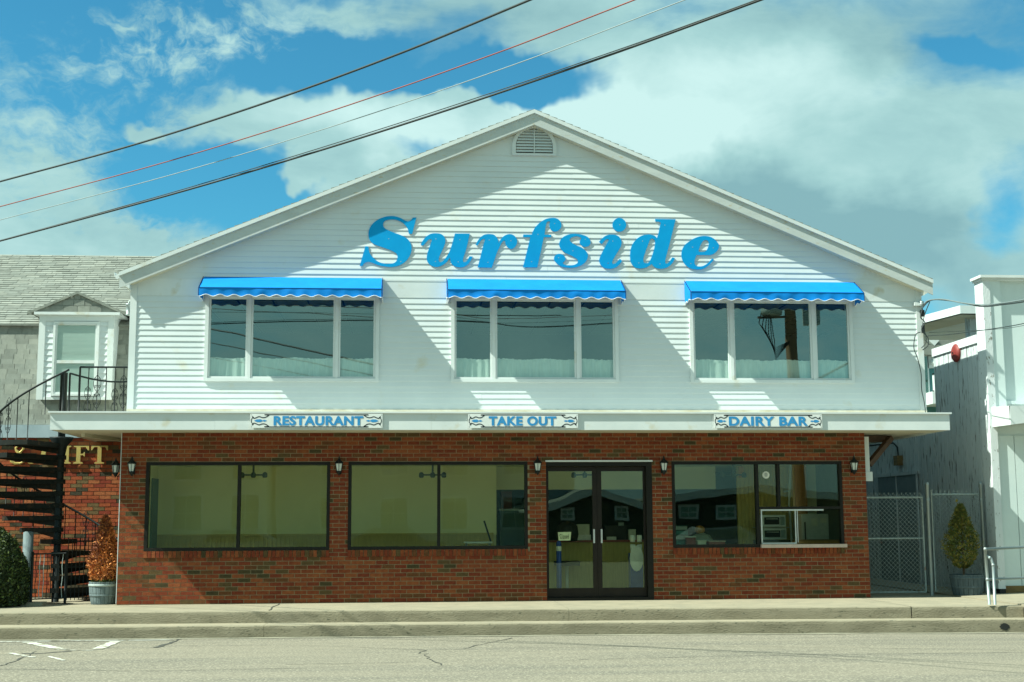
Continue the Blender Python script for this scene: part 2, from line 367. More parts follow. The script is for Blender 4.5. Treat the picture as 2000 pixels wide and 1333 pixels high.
# ================================================================== GROUND
def fy(x): return -1.92-.045*(x+.75)            # edge of the pavement slab
def ty(x): return -2.36-.030*(x+.75)            # edge of the lower step
g = MB(); g.quad((-300, -300, -.60), (300, -300, -.60), (300, 300, -.60), (-300, 300, -.60)); struct('ground', g, 'sea_ground')
g = MB()
xs = [-40+i*1.0 for i in range(81)]
ys = [-34, -30, -26, -22, -18, -14, -11, -9, -7.5, -6, -5, -4, -3.2, -1.9]
vs = [(x, y, -.35-.012*max(0, x-3)*.3+.008*mn.noise(Vector((x*.4, y*.4, 0)))) for y in ys for x in xs]
nx = len(xs); g.add(vs, [(j*nx+i, j*nx+i+1, (j+1)*nx+i+1, (j+1)*nx+i) for j in range(len(ys)-1) for i in range(nx-1)], 0, True)
struct('road', g, 'asphalt')
def strip_poly(pts, w, z):
    b = MB(); k = len(pts); vs = []
    for i, p in enumerate(pts):
        p = Vector(p); d = (Vector(pts[min(i+1, k-1)])-Vector(pts[max(i-1, 0)])).normalized(); nrm = Vector((-d.y, d.x, 0))
        ww = w[i] if isinstance(w, (list, tuple)) else w
        vs += [(p.x-nrm.x*ww/2, p.y-nrm.y*ww/2, z(p)), (p.x+nrm.x*ww/2, p.y+nrm.y*ww/2, z(p))]
    b.add(vs, [(2*i, 2*i+1, 2*i+3, 2*i+2) for i in range(k-1)]); return b
def rz(p): return -.35-.0036*max(0, p.x-3)+.008*mn.noise(Vector((p.x*.4, p.y*.4, 0)))
def groundpts(l, jit=0):
    o = []
    for a, b in zip(l[:-1], l[1:]):
        A = atz(*a, -.35); B = atz(*b, -.35); n = max(2, int((B-A).length/.12))
        for i in range(n):
            q = A.lerp(B, i/n); o.append((q.x+random.uniform(-jit, jit), q.y+random.uniform(-jit, jit), 0))
    B = atz(*l[-1], -.35); o.append((B.x, B.y, 0)); return o
# worn white paint by the kerb
g = MB()
for l, w in [([(0, 1254), (340, 1251)], .085), ([(52, 1255), (125, 1269)], .15), ([(188, 1269), (226, 1254)], .15), ([(20, 1276), (66, 1285)], .07), ([(95, 1283), (125, 1291)], .05), ([(125, 1270), (185, 1271)], .045)]:
    q = strip_poly(groundpts(l, .008), w, lambda p: rz(p)+.006); g.add(q.v, q.f)
struct('road_marking', g, 'paint_worn')
g = MB()
cracks = [([(0, 1302), (30, 1291), (62, 1280), (70, 1273)], .04, .03), ([(306, 1265), (328, 1258), (352, 1249)], .09, .02), ([(140, 1272), (70, 1277), (42, 1276)], .10, .02), ([(200, 1266), (310, 1266)], .018, .02),
          ([(822, 1270), (832, 1284), (850, 1290), (862, 1300)], .03, .07), ([(905, 1267), (945, 1258), (1000, 1247)], .03, .03), ([(560, 1299), (700, 1298), (820, 1293)], .02, .02),
          ([(300, 1262), (600, 1262), (830, 1270), (1000, 1266), (1400, 1262), (2000, 1268)], .016, .02), ([(0, 1308), (300, 1311), (600, 1306)], .02, .03), ([(1100, 1290), (1500, 1280), (2000, 1272)], .022, .03)]
for l, w, j in cracks:
    pts = groundpts(l, j); q = strip_poly(pts, [w*random.uniform(.3, 1) for _ in pts], lambda p: rz(p)+.004); g.add(q.v, q.f)
struct('road_crack', g, 'tar')
# gutter sand
g = strip_poly([(x, ty(x)-.10+.04*mn.noise(Vector((x, 3, 0))), 0) for x in [i*.25-14 for i in range(108)]], [.16+.10*mn.noise(Vector((x*1.7, 9, 0))) for x in [i*.25-14 for i in range(108)]], lambda p: rz(p)+.005)
struct('gutter', g, 'gutter_dust')
# slab and steps in cast lengths
def slab(x0, x1, nseg, f0, f1, ztop, zbot, back=None, chip=.006):
    b = MB(); xs = [x0+(x1-x0)*i/nseg for i in range(nseg+1)]; rows = []
    for x in xs:
        e = chip*mn.noise(Vector((x*9, f0(x)*2, zbot*7))); y = f0(x)
        bk = back if back is not None else f1(x)
        zt = ztop(x) if callable(ztop) else ztop; zb = zbot
        rows += [(x, bk, zt), (x, y+.022+e, zt-.002), (x, y+.004+e, zt-.016+e), (x, y, zt-.05), (x, y+e*.5, (zt+zb)/2), (x, y, zb)]
    n = 6
    for i in range(nseg):
        for j in range(5): b.add([rows[i*n+j], rows[i*n+j+1], rows[(i+1)*n+j+1], rows[(i+1)*n+j]], [(0, 1, 2, 3)], 0 if j == 0 else 1, j in (1, 2))
    return b
PV = ['concrete_top', 'concrete_riser']
for a, b_ in [(-15, -6.6), (-6.594, 2.4), (2.404, 7.586), (7.60, 9.31)]:
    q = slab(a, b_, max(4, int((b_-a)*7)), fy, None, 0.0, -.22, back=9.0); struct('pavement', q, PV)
q = MB(); q.quad((9.31, 9, 0), (9.31, -2.3, 0), (9.31, -2.3, -.2), (9.31, 9, -.2)); struct('pavement', q, PV)
for a, b_ in [(-15, -2.1), (-2.096, 9.8), (9.804, 18)]:
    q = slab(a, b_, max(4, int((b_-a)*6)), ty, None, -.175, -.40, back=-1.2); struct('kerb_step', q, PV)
# raised ramp block at the right
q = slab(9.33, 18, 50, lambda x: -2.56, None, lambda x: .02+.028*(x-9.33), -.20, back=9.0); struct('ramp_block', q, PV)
q = MB(); q.quad((9.325, -2.56, -.2), (9.325, 9, -.2), (9.325, 9, .02), (9.325, -2.56, .02)); struct('ramp_block_side', q, 'concrete_top')
q = MB(); q.lathe([(.0, 0), (.045, 0), (.05, .01)], 14, (0, 0, 0)); 
hb = MB(); c0 = at(1965, 1225, -2.70); hb.v = []
for r0 in [0]:
    n = 18; vs = [(c0.x, ty(c0.x)-.006, c0.z)]+[(c0.x+.075*cos(2*pi*i/n)*(1+.15*sin(i*3)), ty(c0.x)-.006, c0.z+.05*sin(2*pi*i/n)*(1+.1*cos(i*5))) for i in range(n)]
    hb.add(vs, [(0, (i+1) % n+1, i+1) for i in range(n)])
struct('drain_hole', hb, 'black')
# pavement joints and small hairline cracks
g = MB()
for x in (-2.1, ): 
    q = strip_poly([(x+.02*sin(i), -.05-i*.19, 0) for i in range(10)], .02, lambda p: .004); g.add(q.v, q.f)
struct('pavement_joint', g, 'tar')

# ================================================================== MAIN BUILDING
B = thing('restaurant_building', (2.1, 0, 0), 'white clapboard gabled restaurant with red brick ground floor and flat canopy', 'building')
XL, XR = -4.70, 7.77                    # brick faces
SL, SR = -4.63, 8.87                    # siding faces
AX, AZ = 2.115, 8.36                    # roof apex (outer)
EL, ER, EZ = -4.80, 9.03, 5.445
RS = (AZ-EZ)/(AX-EL)                    # roof slope
openings = [(-4.30, -1.305, .855, 2.30), (-1.005, 1.975, .855, 2.30), (2.285, 4.08, 0.0, 2.29), (4.415, 7.355, .855, 2.30)]
# mortar backing wall with openings (front skin) and solid returns
mw = MB(); zc = [0, .855, 2.30, 2.80]
def wallgrid(mb, x0, x1, z0, z1, ops, y0, y1, m=0):
    X = sorted({x0, x1}|{o[0] for o in ops}|{o[1] for o in ops}); Zs = sorted({z0, z1}|{o[2] for o in ops}|{o[3] for o in ops})
    X = [x for x in X if x0 <= x <= x1]; Zs = [z for z in Zs if z0 <= z <= z1]
    for i in range(len(X)-1):
        for j in range(len(Zs)-1):
            cx, cz = (X[i]+X[i+1])/2, (Zs[j]+Zs[j+1])/2
            if any(o[0] < cx < o[1] and o[2] < cz < o[3] for o in ops): continue
            mb.quad((X[i], y0, Zs[j]), (X[i+1], y0, Zs[j]), (X[i+1], y0, Zs[j+1]), (X[i], y0, Zs[j+1]), m)
            mb.quad((X[i+1], y1, Zs[j]), (X[i], y1, Zs[j]), (X[i], y1, Zs[j+1]), (X[i+1], y1, Zs[j+1]), m)
    for o in ops:
        a, b, c, d = o
        mb.quad((a, y0, c), (a, y1, c), (a, y1, d), (a, y0, d), m); mb.quad((b, y1, c), (b, y0, c), (b, y0, d), (b, y1, d), m)
        mb.quad((a, y0, d), (a, y1, d), (b, y1, d), (b, y0, d), m); mb.quad((a, y1, c), (a, y0, c), (b, y0, c), (b, y1, c), m)
openings_in = [(-4.30, -1.305, .855, 2.30), (-1.005, 1.975, .855, 2.30), (2.285, 4.08, 0.001, 2.29), (4.415, 7.355, .855, 2.30)]
wallgrid(mw, XL, XR, 0, 2.80, openings_in, 0.0, .20)
for (ya, yb, za, zb) in ((0, .7, 0, 2.8), (1.7, 9, 0, 2.8), (.7, 1.7, 0, .9), (.7, 1.7, 2.25, 2.8)): mw.quad((XL, yb, za), (XL, ya, za), (XL, ya, zb), (XL, yb, zb))  # left return, with a gap for the added daylight window
mw.quad((XR, 0, 0), (XR, 9, 0), (XR, 9, 2.8), (XR, 0, 2.8)); mw.quad((XR, 9, 0), (XL, 9, 0), (XL, 9, 2.8), (XR, 9, 2.8))
WALL = part('brick_wall', mw, 'mortar', B)
brick_mesh = [unit_cube('brick', m) for m in BR]
def lay_bricks(wallobj, x0, x1, z0, z1, ops, yface, mats, weights, meshes, limit, module=.2032, course=.0677, score=None, proud=.006, jit=.0015, rnd=None):
    rnd = rnd or random.Random(3); bl = []; k = 0; z = z0
    while z+course*.5 < z1:
        zt = min(z+course-.010, z1-.002); x = x0-(module/2 if k % 2 else 0)
        while x < x1:
            a, b = max(x, x0), min(x+module-.010, x1); segs = [(a, b)]
            for (oa, ob, oc, od) in ops:
                if zt > oc+.004 and z < od-.004:
                    ns = []
                    for s in segs:
                        if s[1] <= oa or s[0] >= ob: ns.append(s)
                        else:
                            if s[0] < oa: ns.append((s[0], oa))
                            if s[1] > ob: ns.append((ob, s[1]))
                    segs = ns
            for s in segs:
                if s[1]-s[0] > .025: bl.append((s[0], s[1], z, zt))
            x += module
        z += course; k += 1
    idx = list(range(len(bl))); idx.sort(key=(score or (lambda i: bl[i][0])) if not score else (lambda i: score(bl[i])))
    single = set(idx[:limit]); rest = MB(); wl = wloc(wallobj)
    for i, (a, b, c, d) in enumerate(bl):
        mi = rnd.choices(range(len(mats)), weights)[0]; p = proud+rnd.uniform(-jit, jit)
        if i in single:
            o = link('brick', meshes[mi], wallobj, ((a+b)/2-wl.x, yface-p/2-wl.y, (c+d)/2-wl.z)); o.scale = (b-a, p, d-c)
        else: rest.box(a, b, yface-p, yface, c, d, mi)
    return rest
vis_ops = openings+[(-4.30, -1.305, .742, .855), (-1.005, 1.975, .742, .855), (4.415, 7.355, .742, .855)]
rest = lay_bricks(WALL, XL, XR, .008, 2.797, vis_ops, 0, BR, BW, brick_mesh, 300, score=lambda t: (t[1]-t[0] < .18, abs(t[2]-1.3)*0+t[0]))
for (a, b, c, d) in [vis_ops[i] for i in (4, 5, 6)]:      # rowlock sills
    x = a; rn = random.Random(int(a*10))
    while x < b-.03:
        rest.box(x, min(x+.057, b), -.022-rn.uniform(0, .003), -.001, c+.004, d-.004, rn.choices(range(6), BW)[0]); x += .0668
part('brickwork', rest, BR, WALL)['kind'] = 'stuff'
# thin white corner bead at the brick edge, left
part('corner_trim', MB().box(XL-.016, XL-.006, -.005, .035, .02, 2.78), 'trim', B)

# ---- siding
def rake_z(x): return AZ-.285-abs(x-AX)*RS         # lower edge of rake board
def xlim(z):
    half = (AZ-.285-z)/RS; return AX-half, AX+half
win_up = [(-3.395, -.53), (.70, 3.53), (4.785, 7.625)]
WB, WT = 3.645, 5.10
back = MB()      # sheathing with window holes
wo = [(a, b, WB, WT) for a, b in win_up]
wallgrid(back, SL, SR, 2.95, 5.36, wo, -.004, .12)
l0, r0 = xlim(5.36); back.add([(SL, -.004, 5.36), (SR, -.004, 5.36), (SR, -.004, rake_z(SR)), (AX, -.004, AZ-.2), (SL, -.004, rake_z(SL))], [(0, 1, 2, 3, 4)])
back.quad((SL, 11, 2.9), (SL, 0, 2.9), (SL, 0, 5.5), (SL, 11, 5.5)); back.quad((SR, 0, 2.75), (SR, 11, 2.75), (SR, 11, 5.5), (SR, 0, 5.5))
SID = part('upper_wall', back, 'vinyl', B)
CB = .095
def board(x0, x1, z0, z1, xa=None, xb=None, dy=0.0, th=.0135):
    b = MB(); xa = x0 if xa is None else xa; xb = x1 if xb is None else xb
    yf = -.0055-th-dy; yt = -.0065-dy
    b.add([(x0, yf, z0), (x1, yf, z0), (xb, yt, z1), (xa, yt, z1), (x0, -.004, z0+.001), (x1, -.004, z0+.001), (x0, yf, z0+.008), (x1, yf, z0+.008)],
          [(6, 7, 2, 3), (0, 1, 7, 6), (4, 5, 1, 0)]); return b
rb = random.Random(11)
def lay_boards(z0, z1, n, gable=False):
    h = (z1-z0)/n
    for i in range(n):
        a, b = z0+i*h, z0+(i+1)*h
        if gable:
            la, ra = xlim(a); lb, rb_ = xlim(b); la, ra = max(la, SL+CB), min(ra, SR-CB); lb, rb_ = max(lb, SL+CB), min(rb_, SR-CB)
            spans = [(la, ra, lb, rb_)]
        else:
            xs = [SL+CB]
            for wa, wb in win_up:
                if b > WB+.01 and a < WT-.01: xs += [wa, wb]
            xs.append(SR-CB); spans = [(xs[j], xs[j+1], xs[j], xs[j+1]) for j in range(0, len(xs), 2)]
        for (xa, xb, ta, tb) in spans:
            cuts = []; 
            if xb-xa > 3.2:
                c = xa+rb.uniform(1.2, 3.6)
                while c < xb-.8: cuts.append(c); c += rb.choice((3.66, 3.66, 2.6, 3.1))
            e = [xa]+cuts+[xb]
            for j in range(len(e)-1):
                p, q = e[j], e[j+1]
                part('siding_board', board(p-(.02 if j else 0), q, a-.0008, b, (ta if j == 0 else p-.02), (tb if j == len(e)-2 else q), .0012*(j % 2), .0125+rb.uniform(-.001, .001)), 'vinyl', SID)
lay_boards(3.17, 5.06, 20)
lay_boards(5.362, 7.565, 23, True)
# flat bands and gable panel
q = MB()
xs = [SL+CB, win_up[0][0]+.3, win_up[1][0], 2.2, win_up[2][0], 6.4, SR-CB]
for j in range(len(xs)-1): q.box(xs[j]+.001, xs[j+1]-.001, -.014-.001*(j % 2), -.005, 5.064, 5.35)
part('frieze_band', q, 'trim', SID)
q = MB(); la, ra = xlim(7.572); q.prism([(la, 7.572), (ra, 7.572), (AX, AZ-.29)], -.012, -.005); part('gable_panel', q, 'vinyl', SID)
q = MB(); q.box(la-.05, ra+.05, -.017, -.005, 7.560, 7.574); part('drip_strip', q, 'trim', SID)
q = MB(); q.box(SL+CB, SR-CB, -.020, -.004, 5.346, 5.360); part('drip_strip', q, 'trim', SID)
for a, b in ((SL-.012, SL+CB), (SR-CB, SR+.012)):
    q = MB(); q.box(a, b, -.030, .0, 3.10, rake_z((a+b)/2)+.02); q.box(SL-.012 if a < 0 else SR, SL if a < 0 else SR+.012, 0, .1, 3.1, 5.4); part('corner_board', q, 'trim', SID)
q = MB(); q.box(SL-.01, SR+.01, -.05, -.006, 3.075, 3.165); part('base_flashing', q, 'flashing', SID)
# ---- gable vent
q = MB(); vc, vw, vb, vh = 2.125, .385, 7.57, .53
n = 22; arc = [(vc+vw*cos(pi*i/n), vb+.15+(vh-.15)*sin(pi*i/n)) for i in range(n+1)]; outer = [(vc+vw, vb)]+arc+[(vc-vw, vb)]
inn = [(vc+(x-vc)*.83, vb+.035+(z-vb)*.84) for x, z in outer]
m_ = len(outer)
for i in range(m_):
    j = (i+1) % m_; q.add([(outer[i][0], -.055, outer[i][1]), (outer[j][0], -.055, outer[j][1]), (inn[j][0], -.055, inn[j][1]), (inn[i][0], -.055, inn[i][1]), (inn[i][0], -.008, inn[i][1]), (inn[j][0], -.008, inn[j][1]), (outer[i][0], -.008, outer[i][1]), (outer[j][0], -.008, outer[j][1])], [(0, 1, 2, 3), (3, 2, 5, 4), (6, 7, 1, 0)])
V = part('gable_vent', q, 'trim', B)
q = MB(); q.add([(x, -.012, z) for x, z in inn], [tuple(range(m_))]); part('vent_back', q, 'soffit', V)
for i in range(8):
    z = vb+.06+i*.052; t = max(0, min(1, (z+.02-(vb+.15))/(vh-.15))); hw = vw*.83*(sqrt(max(0, 1-t*t)) if t > 0 else 1)*.985
    q = MB(); q.add([(vc-hw, -.050, z), (vc+hw, -.050, z), (vc+hw, -.022, z+.042), (vc-hw, -.022, z+.042), (vc-hw, -.014, z), (vc+hw, -.014, z)], [(0, 1, 2, 3), (4, 5, 1, 0)]); part('vent_louver', q, 'trim', V)
part('vent_mullion', MB().box(vc-.008, vc+.008, -.053, -.02, vb+.04, vb+vh-.06), 'trim', V)
# ---- roof
Lh = AX-EL; th = .05
roof = MB(); Yf, Yb = -.19, 11.4
roof.add([(EL, Yf, EZ-.02), (AX, Yf, AZ-.02), (ER, Yf, EZ-.02), (EL, Yb, EZ-.02), (AX, Yb, AZ-.02), (ER, Yb, EZ-.02), (EL, Yf, EZ-.06), (AX, Yf, AZ-.06), (ER, Yf, EZ-.06), (EL, Yb, EZ-.06), (AX, Yb, AZ-.06), (ER, Yb, EZ-.06)],
         [(0, 1, 4, 3), (1, 2, 5, 4), (7, 6, 9, 10), (8, 7, 10, 11), (6, 7, 1, 0), (7, 8, 2, 1), (3, 4, 10, 9), (4, 5, 11, 10), (0, 3, 9, 6), (5, 2, 8, 11)])
ROOF = part('roof', roof, 'shingle', B)
cs = MB(); nC = 52
for sgn in (-1, 1):
    for i in range(nC):
        a = i/nC; b = (i+1)/nC
        xa = AX+sgn*Lh*a; xb_ = AX+sgn*Lh*b; za = AZ-(AZ-EZ)*a; zb = AZ-(AZ-EZ)*b
        yo = Yf-.012+rb.uniform(-.006, .006)
        cs.add([(xa, yo, za-.015), (xb_, yo, zb+.014-.012), (xb_, Yb, zb+.002), (xa, Yb, za-.015), (xb_, yo, zb-.022), (xb_, Yb, zb-.022), (xa, yo, za-.030)], [(0, 1, 2, 3), (1, 4, 5, 2), (0, 6, 4, 1)])
o_ = part('shingle_courses', cs, 'shingle_c', ROOF)
def rake(sgn, off0, off1, y0, y1, name, m, ex=0.0):
    b = MB(); xe = (ER if sgn > 0 else EL); xe += sgn*ex; n = 10; vs = []
    for i in range(n+1):
        t = i/n; x = AX+(xe-AX)*t; z = AZ-abs(x-AX)*RS; w = .003*mn.noise(Vector((x*1.5, sgn, off0*9)))
        vs += [(x, y0+w, z-off0), (x, y0+w, z-off1), (x, y1, z-off1), (x, y1, z-off0)]
    for i in range(n):
        o = i*4
        for a_, b2 in ((0, 1), (1, 2), (2, 3), (3, 0)): b.add([vs[o+a_], vs[o+b2], vs[o+4+b2], vs[o+4+a_]], [(0, 1, 2, 3) if sgn < 0 else (3, 2, 1, 0)])
    b.add(vs[-4:], [(0, 1, 2, 3)])
    return part(name, b, m, ROOF)
for sgn in (-1, 1):
    rake(sgn, .03, .285, -.185, -.165, 'rake_board', 'rake_board')
    rake(sgn, .022, .085, -.218, -.184, 'rake_trim', 'trim', .004)
    rake(sgn, .262, .284, -.164, -.004, 'rake_soffit', 'soffit', -.15)
# eave ends: boxed return, gutters
for sgn, xe, xw in ((-1, EL, SL), (1, ER, SR)):
    q = MB(); ze = EZ-.03
    q.prism([(xe, ze), (xe, ze-.16), (xw, ze-.26), (xw, ze+.06)] if sgn < 0 else [(xe, ze), (xw, ze+.06), (xw, ze-.26), (xe, ze-.16)], -.184, 11.2)
    part('eave_box', q, 'trim', ROOF)
    q = MB(); gx = xe; prof = [(0, 0), (0, -.10), (.05*sgn, -.115), (.085*sgn, -.06), (.095*sgn, .005), (.085*sgn, .005), (.07*sgn, -.05), (.012*sgn, -.02), (.012*sgn, 0)]
    q.prism([(gx+a, EZ-.02+b) for a, b in prof], -.17, 11.2)
    if sgn < 0: part('gutter', q, 'trim', ROOF)

# ---- canopy
CL, CRX = -5.67, 8.975; CT, CBt = 3.066, 2.777; CY = -.76   # canopy extents
q = MB()
q.box(CL, CRX, CY+.02, .0, CBt+.02, CT-.012, 1)
q.box(CL, SL-.02, .001, 2.35, CBt+.02, CT-.012, 1); q.box(XR+.004, CRX, .001, 3.2, CBt+.02, CT-.012, 1)
CAN = part('canopy', q, ['trim', 'soffit'], B)
q = MB(); xs = [CL, -.9, 3.55, 5.0, CRX]
xs = [CL, -3.1, .35, 4.95, CRX]
for j in range(4): q.box(xs[j]+.001, xs[j+1]-.001, CY-.001*(j % 2), CY+.019, CBt, CT-.02)
q.box(CL-.002, CL+.018, CY+.02, 2.36, CBt, CT-.02); q.box(CRX-.018, CRX+.002, CY+.02, 3.2, CBt, CT-.02)
part('canopy_fascia', q, 'trim', CAN)
q = MB(); 
for a, b in ((CL-.03, 2.0), (2.002, CRX+.03)): q.box(a, b, CY-.034, CY+.03, CT-.021, CT+.004)
q.box(CL-.03, CL+.03, CY+.03, 2.37, CT-.021, CT+.004); q.box(CRX-.03, CRX+.03, CY+.03, 3.2, CT-.021, CT+.004)
q.box(CL+.03, CRX-.03, CY+.03, -.03, CT-.012, CT+.002)
part('canopy_edge_trim', q, 'trim', CAN)
q = MB(); q.box(CL+.02, CRX-.02, CY+.02, -.008, CBt+.004, CBt+.018); q.box(CL+.02, XL-.03, .0, 2.35, CBt+.004, CBt+.018); part('canopy_soffit', q, 'soffit', CAN)
q = MB(); q.bar((CL+.30, .15, CBt-.02), (XL-.10, 2.30, CBt-.02), .06, .07); part('soffit_beam', q, 'soffit', CAN)
q = MB(); q.box(XR+.005, 8.50, .75, .87, 2.67, 2.784); part('support_beam', q, 'beam_wood', CAN)
q = MB(); q.bar(at(1697, 908, .45), at(1740, 855, .75), .09, .09); part('support_brace', q, 'beam_wood', CAN)
q = MB(); q.box(XR+.002, XR+.10, .06, .16, 2.12, 2.72); q.box(XR+.002, XR+.14, .05, .2, 1.96, 2.12); part('downspout', q, 'trim', B)

# ---- upper windows
def up_window(x0, x1, shift):
    F = MB(); yo, yi = -.048, .05; cw = .05
    F.box(x0-.012, x0+cw, yo, yi, WB-.012, WT); F.box(x1-cw, x1+.012, yo, yi, WB-.012, WT); F.box(x0+cw, x1-cw, yo, yi, WT-cw, WT); F.box(x0+cw, x1-cw, yo-.006, yi, WB-.012, WB+.04)
    w = x1-x0; m1, m2 = x0+w*.252, x0+w*.758
    for m in (m1, m2): F.box(m-.028, m+.028, yo+.004, yi, WB+.04, WT-cw)
    Wn = part('window', F, 'trim', B)
    for a, b in ((x0+cw, m1-.028), (m1+.028, m2-.028), (m2+.028, x1-cw)):
        S = MB(); s = .032; z0, z1 = WB+.04, WT-cw; y0, y1 = -.030, .02
        S.box(a+.002, a+s, y0, y1, z0, z1); S.box(b-s, b-.002, y0, y1, z0, z1); S.box(a+s, b-s, y0, y1, z0, z0+s); S.box(a+s, b-s, y0, y1, z1-s, z1)
        part('sash', S, 'trim', Wn)
        P = MB(); P.quad((a+s, -.004, z0+s), (b-s, -.004, z0+s), (b-s, -.004, z1-s), (a+s, -.004, z1-s)); part('pane', P, 'glass_up', Wn)
        C = MB(); nn = int((b-a)*70); vs = []; rr = random.Random(int(a*100))
        for i in range(nn+1):
            x = a+.02+(b-a-.04)*i/nn; y = .050+.014*sin(x*46+2*mn.noise(Vector((x*4, 0, 1))))+.012*mn.noise(Vector((x*13, 2, 5)))
            top = 4.035+.012*mn.noise(Vector((x*25, 7, 1)))+.010*sin(x*9)
            vs += [(x, y, WB+.03), (x, .055+(y-.055)*.7, top-.07), (x, .050, top-.045), (x, .055+(y-.055)*1.2, top)]
        C.add(vs, [(i*4+j, i*4+4+j, i*4+5+j, i*4+1+j) for i in range(nn) for j in range(3)], 0, True)
        part('curtain', C, 'curtain', Wn)
    return Wn
for i, (a, b) in enumerate(win_up): up_window(a, b, i)
# upper room
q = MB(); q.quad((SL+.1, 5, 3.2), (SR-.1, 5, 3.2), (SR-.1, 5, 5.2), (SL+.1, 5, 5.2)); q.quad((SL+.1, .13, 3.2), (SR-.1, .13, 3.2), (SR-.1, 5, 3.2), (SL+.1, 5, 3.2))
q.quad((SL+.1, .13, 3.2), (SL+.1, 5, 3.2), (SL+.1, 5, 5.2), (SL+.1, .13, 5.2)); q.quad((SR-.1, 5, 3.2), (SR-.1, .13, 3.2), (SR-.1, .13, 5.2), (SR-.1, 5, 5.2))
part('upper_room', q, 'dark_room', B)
q = MB(); q.box(SL+.1, SR-.1, .13, 5, 5.16, 5.19); ct = part('upper_ceiling', q, 'ceiling_tile', B)
q = MB()
x = SL+.4
while x < SR: q.box(x-.012, x+.012, .13, 5, 5.148, 5.1595); x += .61
for i in range(8): q.box(SL+.1, SR-.1, .3+i*.61, .32+i*.61, 5.150, 5.1592)
part('ceiling_grid', q, 'black', ct)

# ---- lower windows
def low_window(x0, x1, z0, z1, mull, extra=None):
    F = MB(); fw = .052; y0, y1 = -.012, .10
    F.box(x0+.002, x0+fw, y0, y1, z0, z1); F.box(x1-fw, x1-.002, y0, y1, z0, z1); F.box(x0+fw, x1-fw, y0, y1, z1-fw, z1-.002); F.box(x0+fw, x1-fw, y0, y1, z0+.002, z0+fw)
    Wn = part('window', F, 'bronze', B)
    for m in mull: part('mullion', MB().box(m-.026, m+.026, y0+.003, y1, z0+fw, z1-fw), 'bronze', Wn)
    return Wn
def pane(Wn, a, b, c, d, y=.04, m='glass_low'):
    P = MB(); P.box(a, b, y, y+.006, c, d); return part('pane', P, m, Wn)
for k, (a, b, m) in enumerate([(-4.30, -1.305, -2.79), (-1.005, 1.975, .492)]):
    Wn = low_window(a, b, .855, 2.30, [m]); pane(Wn, a+.05, m-.026, .905, 2.25); pane(Wn, m+.026, b-.05, .905, 2.25)
Wn = low_window(4.415, 7.355, .855, 2.30, [5.878]); pane(Wn, 4.465, 5.852, .905, 2.25)
q = MB(); q.box(6.225, 6.275, -.010, .10, 1.535, 2.248); part('mullion', q, 'bronze', Wn)
q = MB(); q.box(5.905, 7.303, -.010, .10, 1.49, 1.533); part('transom', q, 'bronze', Wn)
pane(Wn, 5.904, 6.225, 1.533, 2.248); pane(Wn, 6.275, 7.303, 1.533, 2.248)
q = MB(); x0_, x1_, xm = 5.925, 7.29, 6.51
q.box(x0_, x1_-.28, -.012, .02, 1.462, 1.487); q.box(x0_, x0_+.022, -.012, .02, .92, 1.462); q.box(x0_, xm+.02, -.012, .02, .905, .93); q.box(xm, xm+.02, -.010, .02, .93, 1.462); q.box(xm+.045, xm+.06, .02, .04, .93, 1.47)
SV = part('service_slider', q, 'alum', Wn)
pane(Wn, x0_+.02, xm, .93, 1.462, .0); pane(Wn, xm+.05, 7.303, .905, 1.49, .03)
q = MB(); q.box(5.905, 7.375, -.085, .06, .845, .902); part('service_sill', q, 'pink_sill', Wn)
q = MB(); sc = at(1497, 928, -.0)
n = 24; q.add([(sc.x, .034, sc.z)]+[(sc.x+.062*cos(2*pi*i/n), .034, sc.z+.062*sin(2*pi*i/n)) for i in range(n)], [(0, i+1, (i+1) % n+1) for i in range(n)])
st = part('round_sticker', q, 'paper', Wn)
q = MB()
for i in range(5): q.box(sc.x-.030+.004*abs(i-2), sc.x+.030-.004*abs(i-2), .031, .033, sc.z+.026-i*.013, sc.z+.030-i*.013)
part('sticker_print', q, 'ink', st)
# ---- door
D = MB(); dx0, dx1, dz1 = 2.285, 4.08, 2.29; yd = .10
D.box(dx0+.002, dx0+.012, 0, .24, 0.002, dz1); D.box(dx1-.10, dx1-.002, -.004, .24, 0.002, dz1); D.box(dx0+.012, dx1-.10, .0, .20, dz1-.07, dz1-.002); D.box(dx0+.012, dx1-.10, -.02, .25, .002, .045)
DF = part('door_frame', D, 'bronze', B)
part('door_head_trim', MB().box(dx0-.01, dx1+.01, -.03, .02, dz1+.002, dz1+.03), 'trim', DF)
dm_ = 3.155
for k, (a, b) in enumerate(((dx0+.014, dm_-.002), (dm_+.002, dx1-.102))):
    q = MB(); s = .035; sr = .075
    la, lb = (s if k == 0 else sr), (sr if k == 0 else s)
    q.box(a, a+la, yd, yd+.045, .05, dz1-.075); q.box(b-lb, b, yd, yd+.045, .05, dz1-.075); q.box(a+la, b-lb, yd, yd+.045, .05, .20); q.box(a+la, b-lb, yd, yd+.045, dz1-.15, dz1-.075)
    dr = part('door', q, 'bronze_door', B)
    P = MB(); P.box(a+la, b-lb, yd+.02, yd+.026, .20, dz1-.15); part('pane', P, 'glass_low', dr)
    hx = (b-.062) if k == 0 else (a+.062)
    q = MB(); q.box(hx-.014, hx+.014, yd-.055, yd-.035, .94, 1.17); q.box(hx-.01, hx+.01, yd-.035, yd, .96, .98); q.box(hx-.01, hx+.01, yd-.035, yd, 1.13, 1.15); part('handle', q, 'alum', dr)
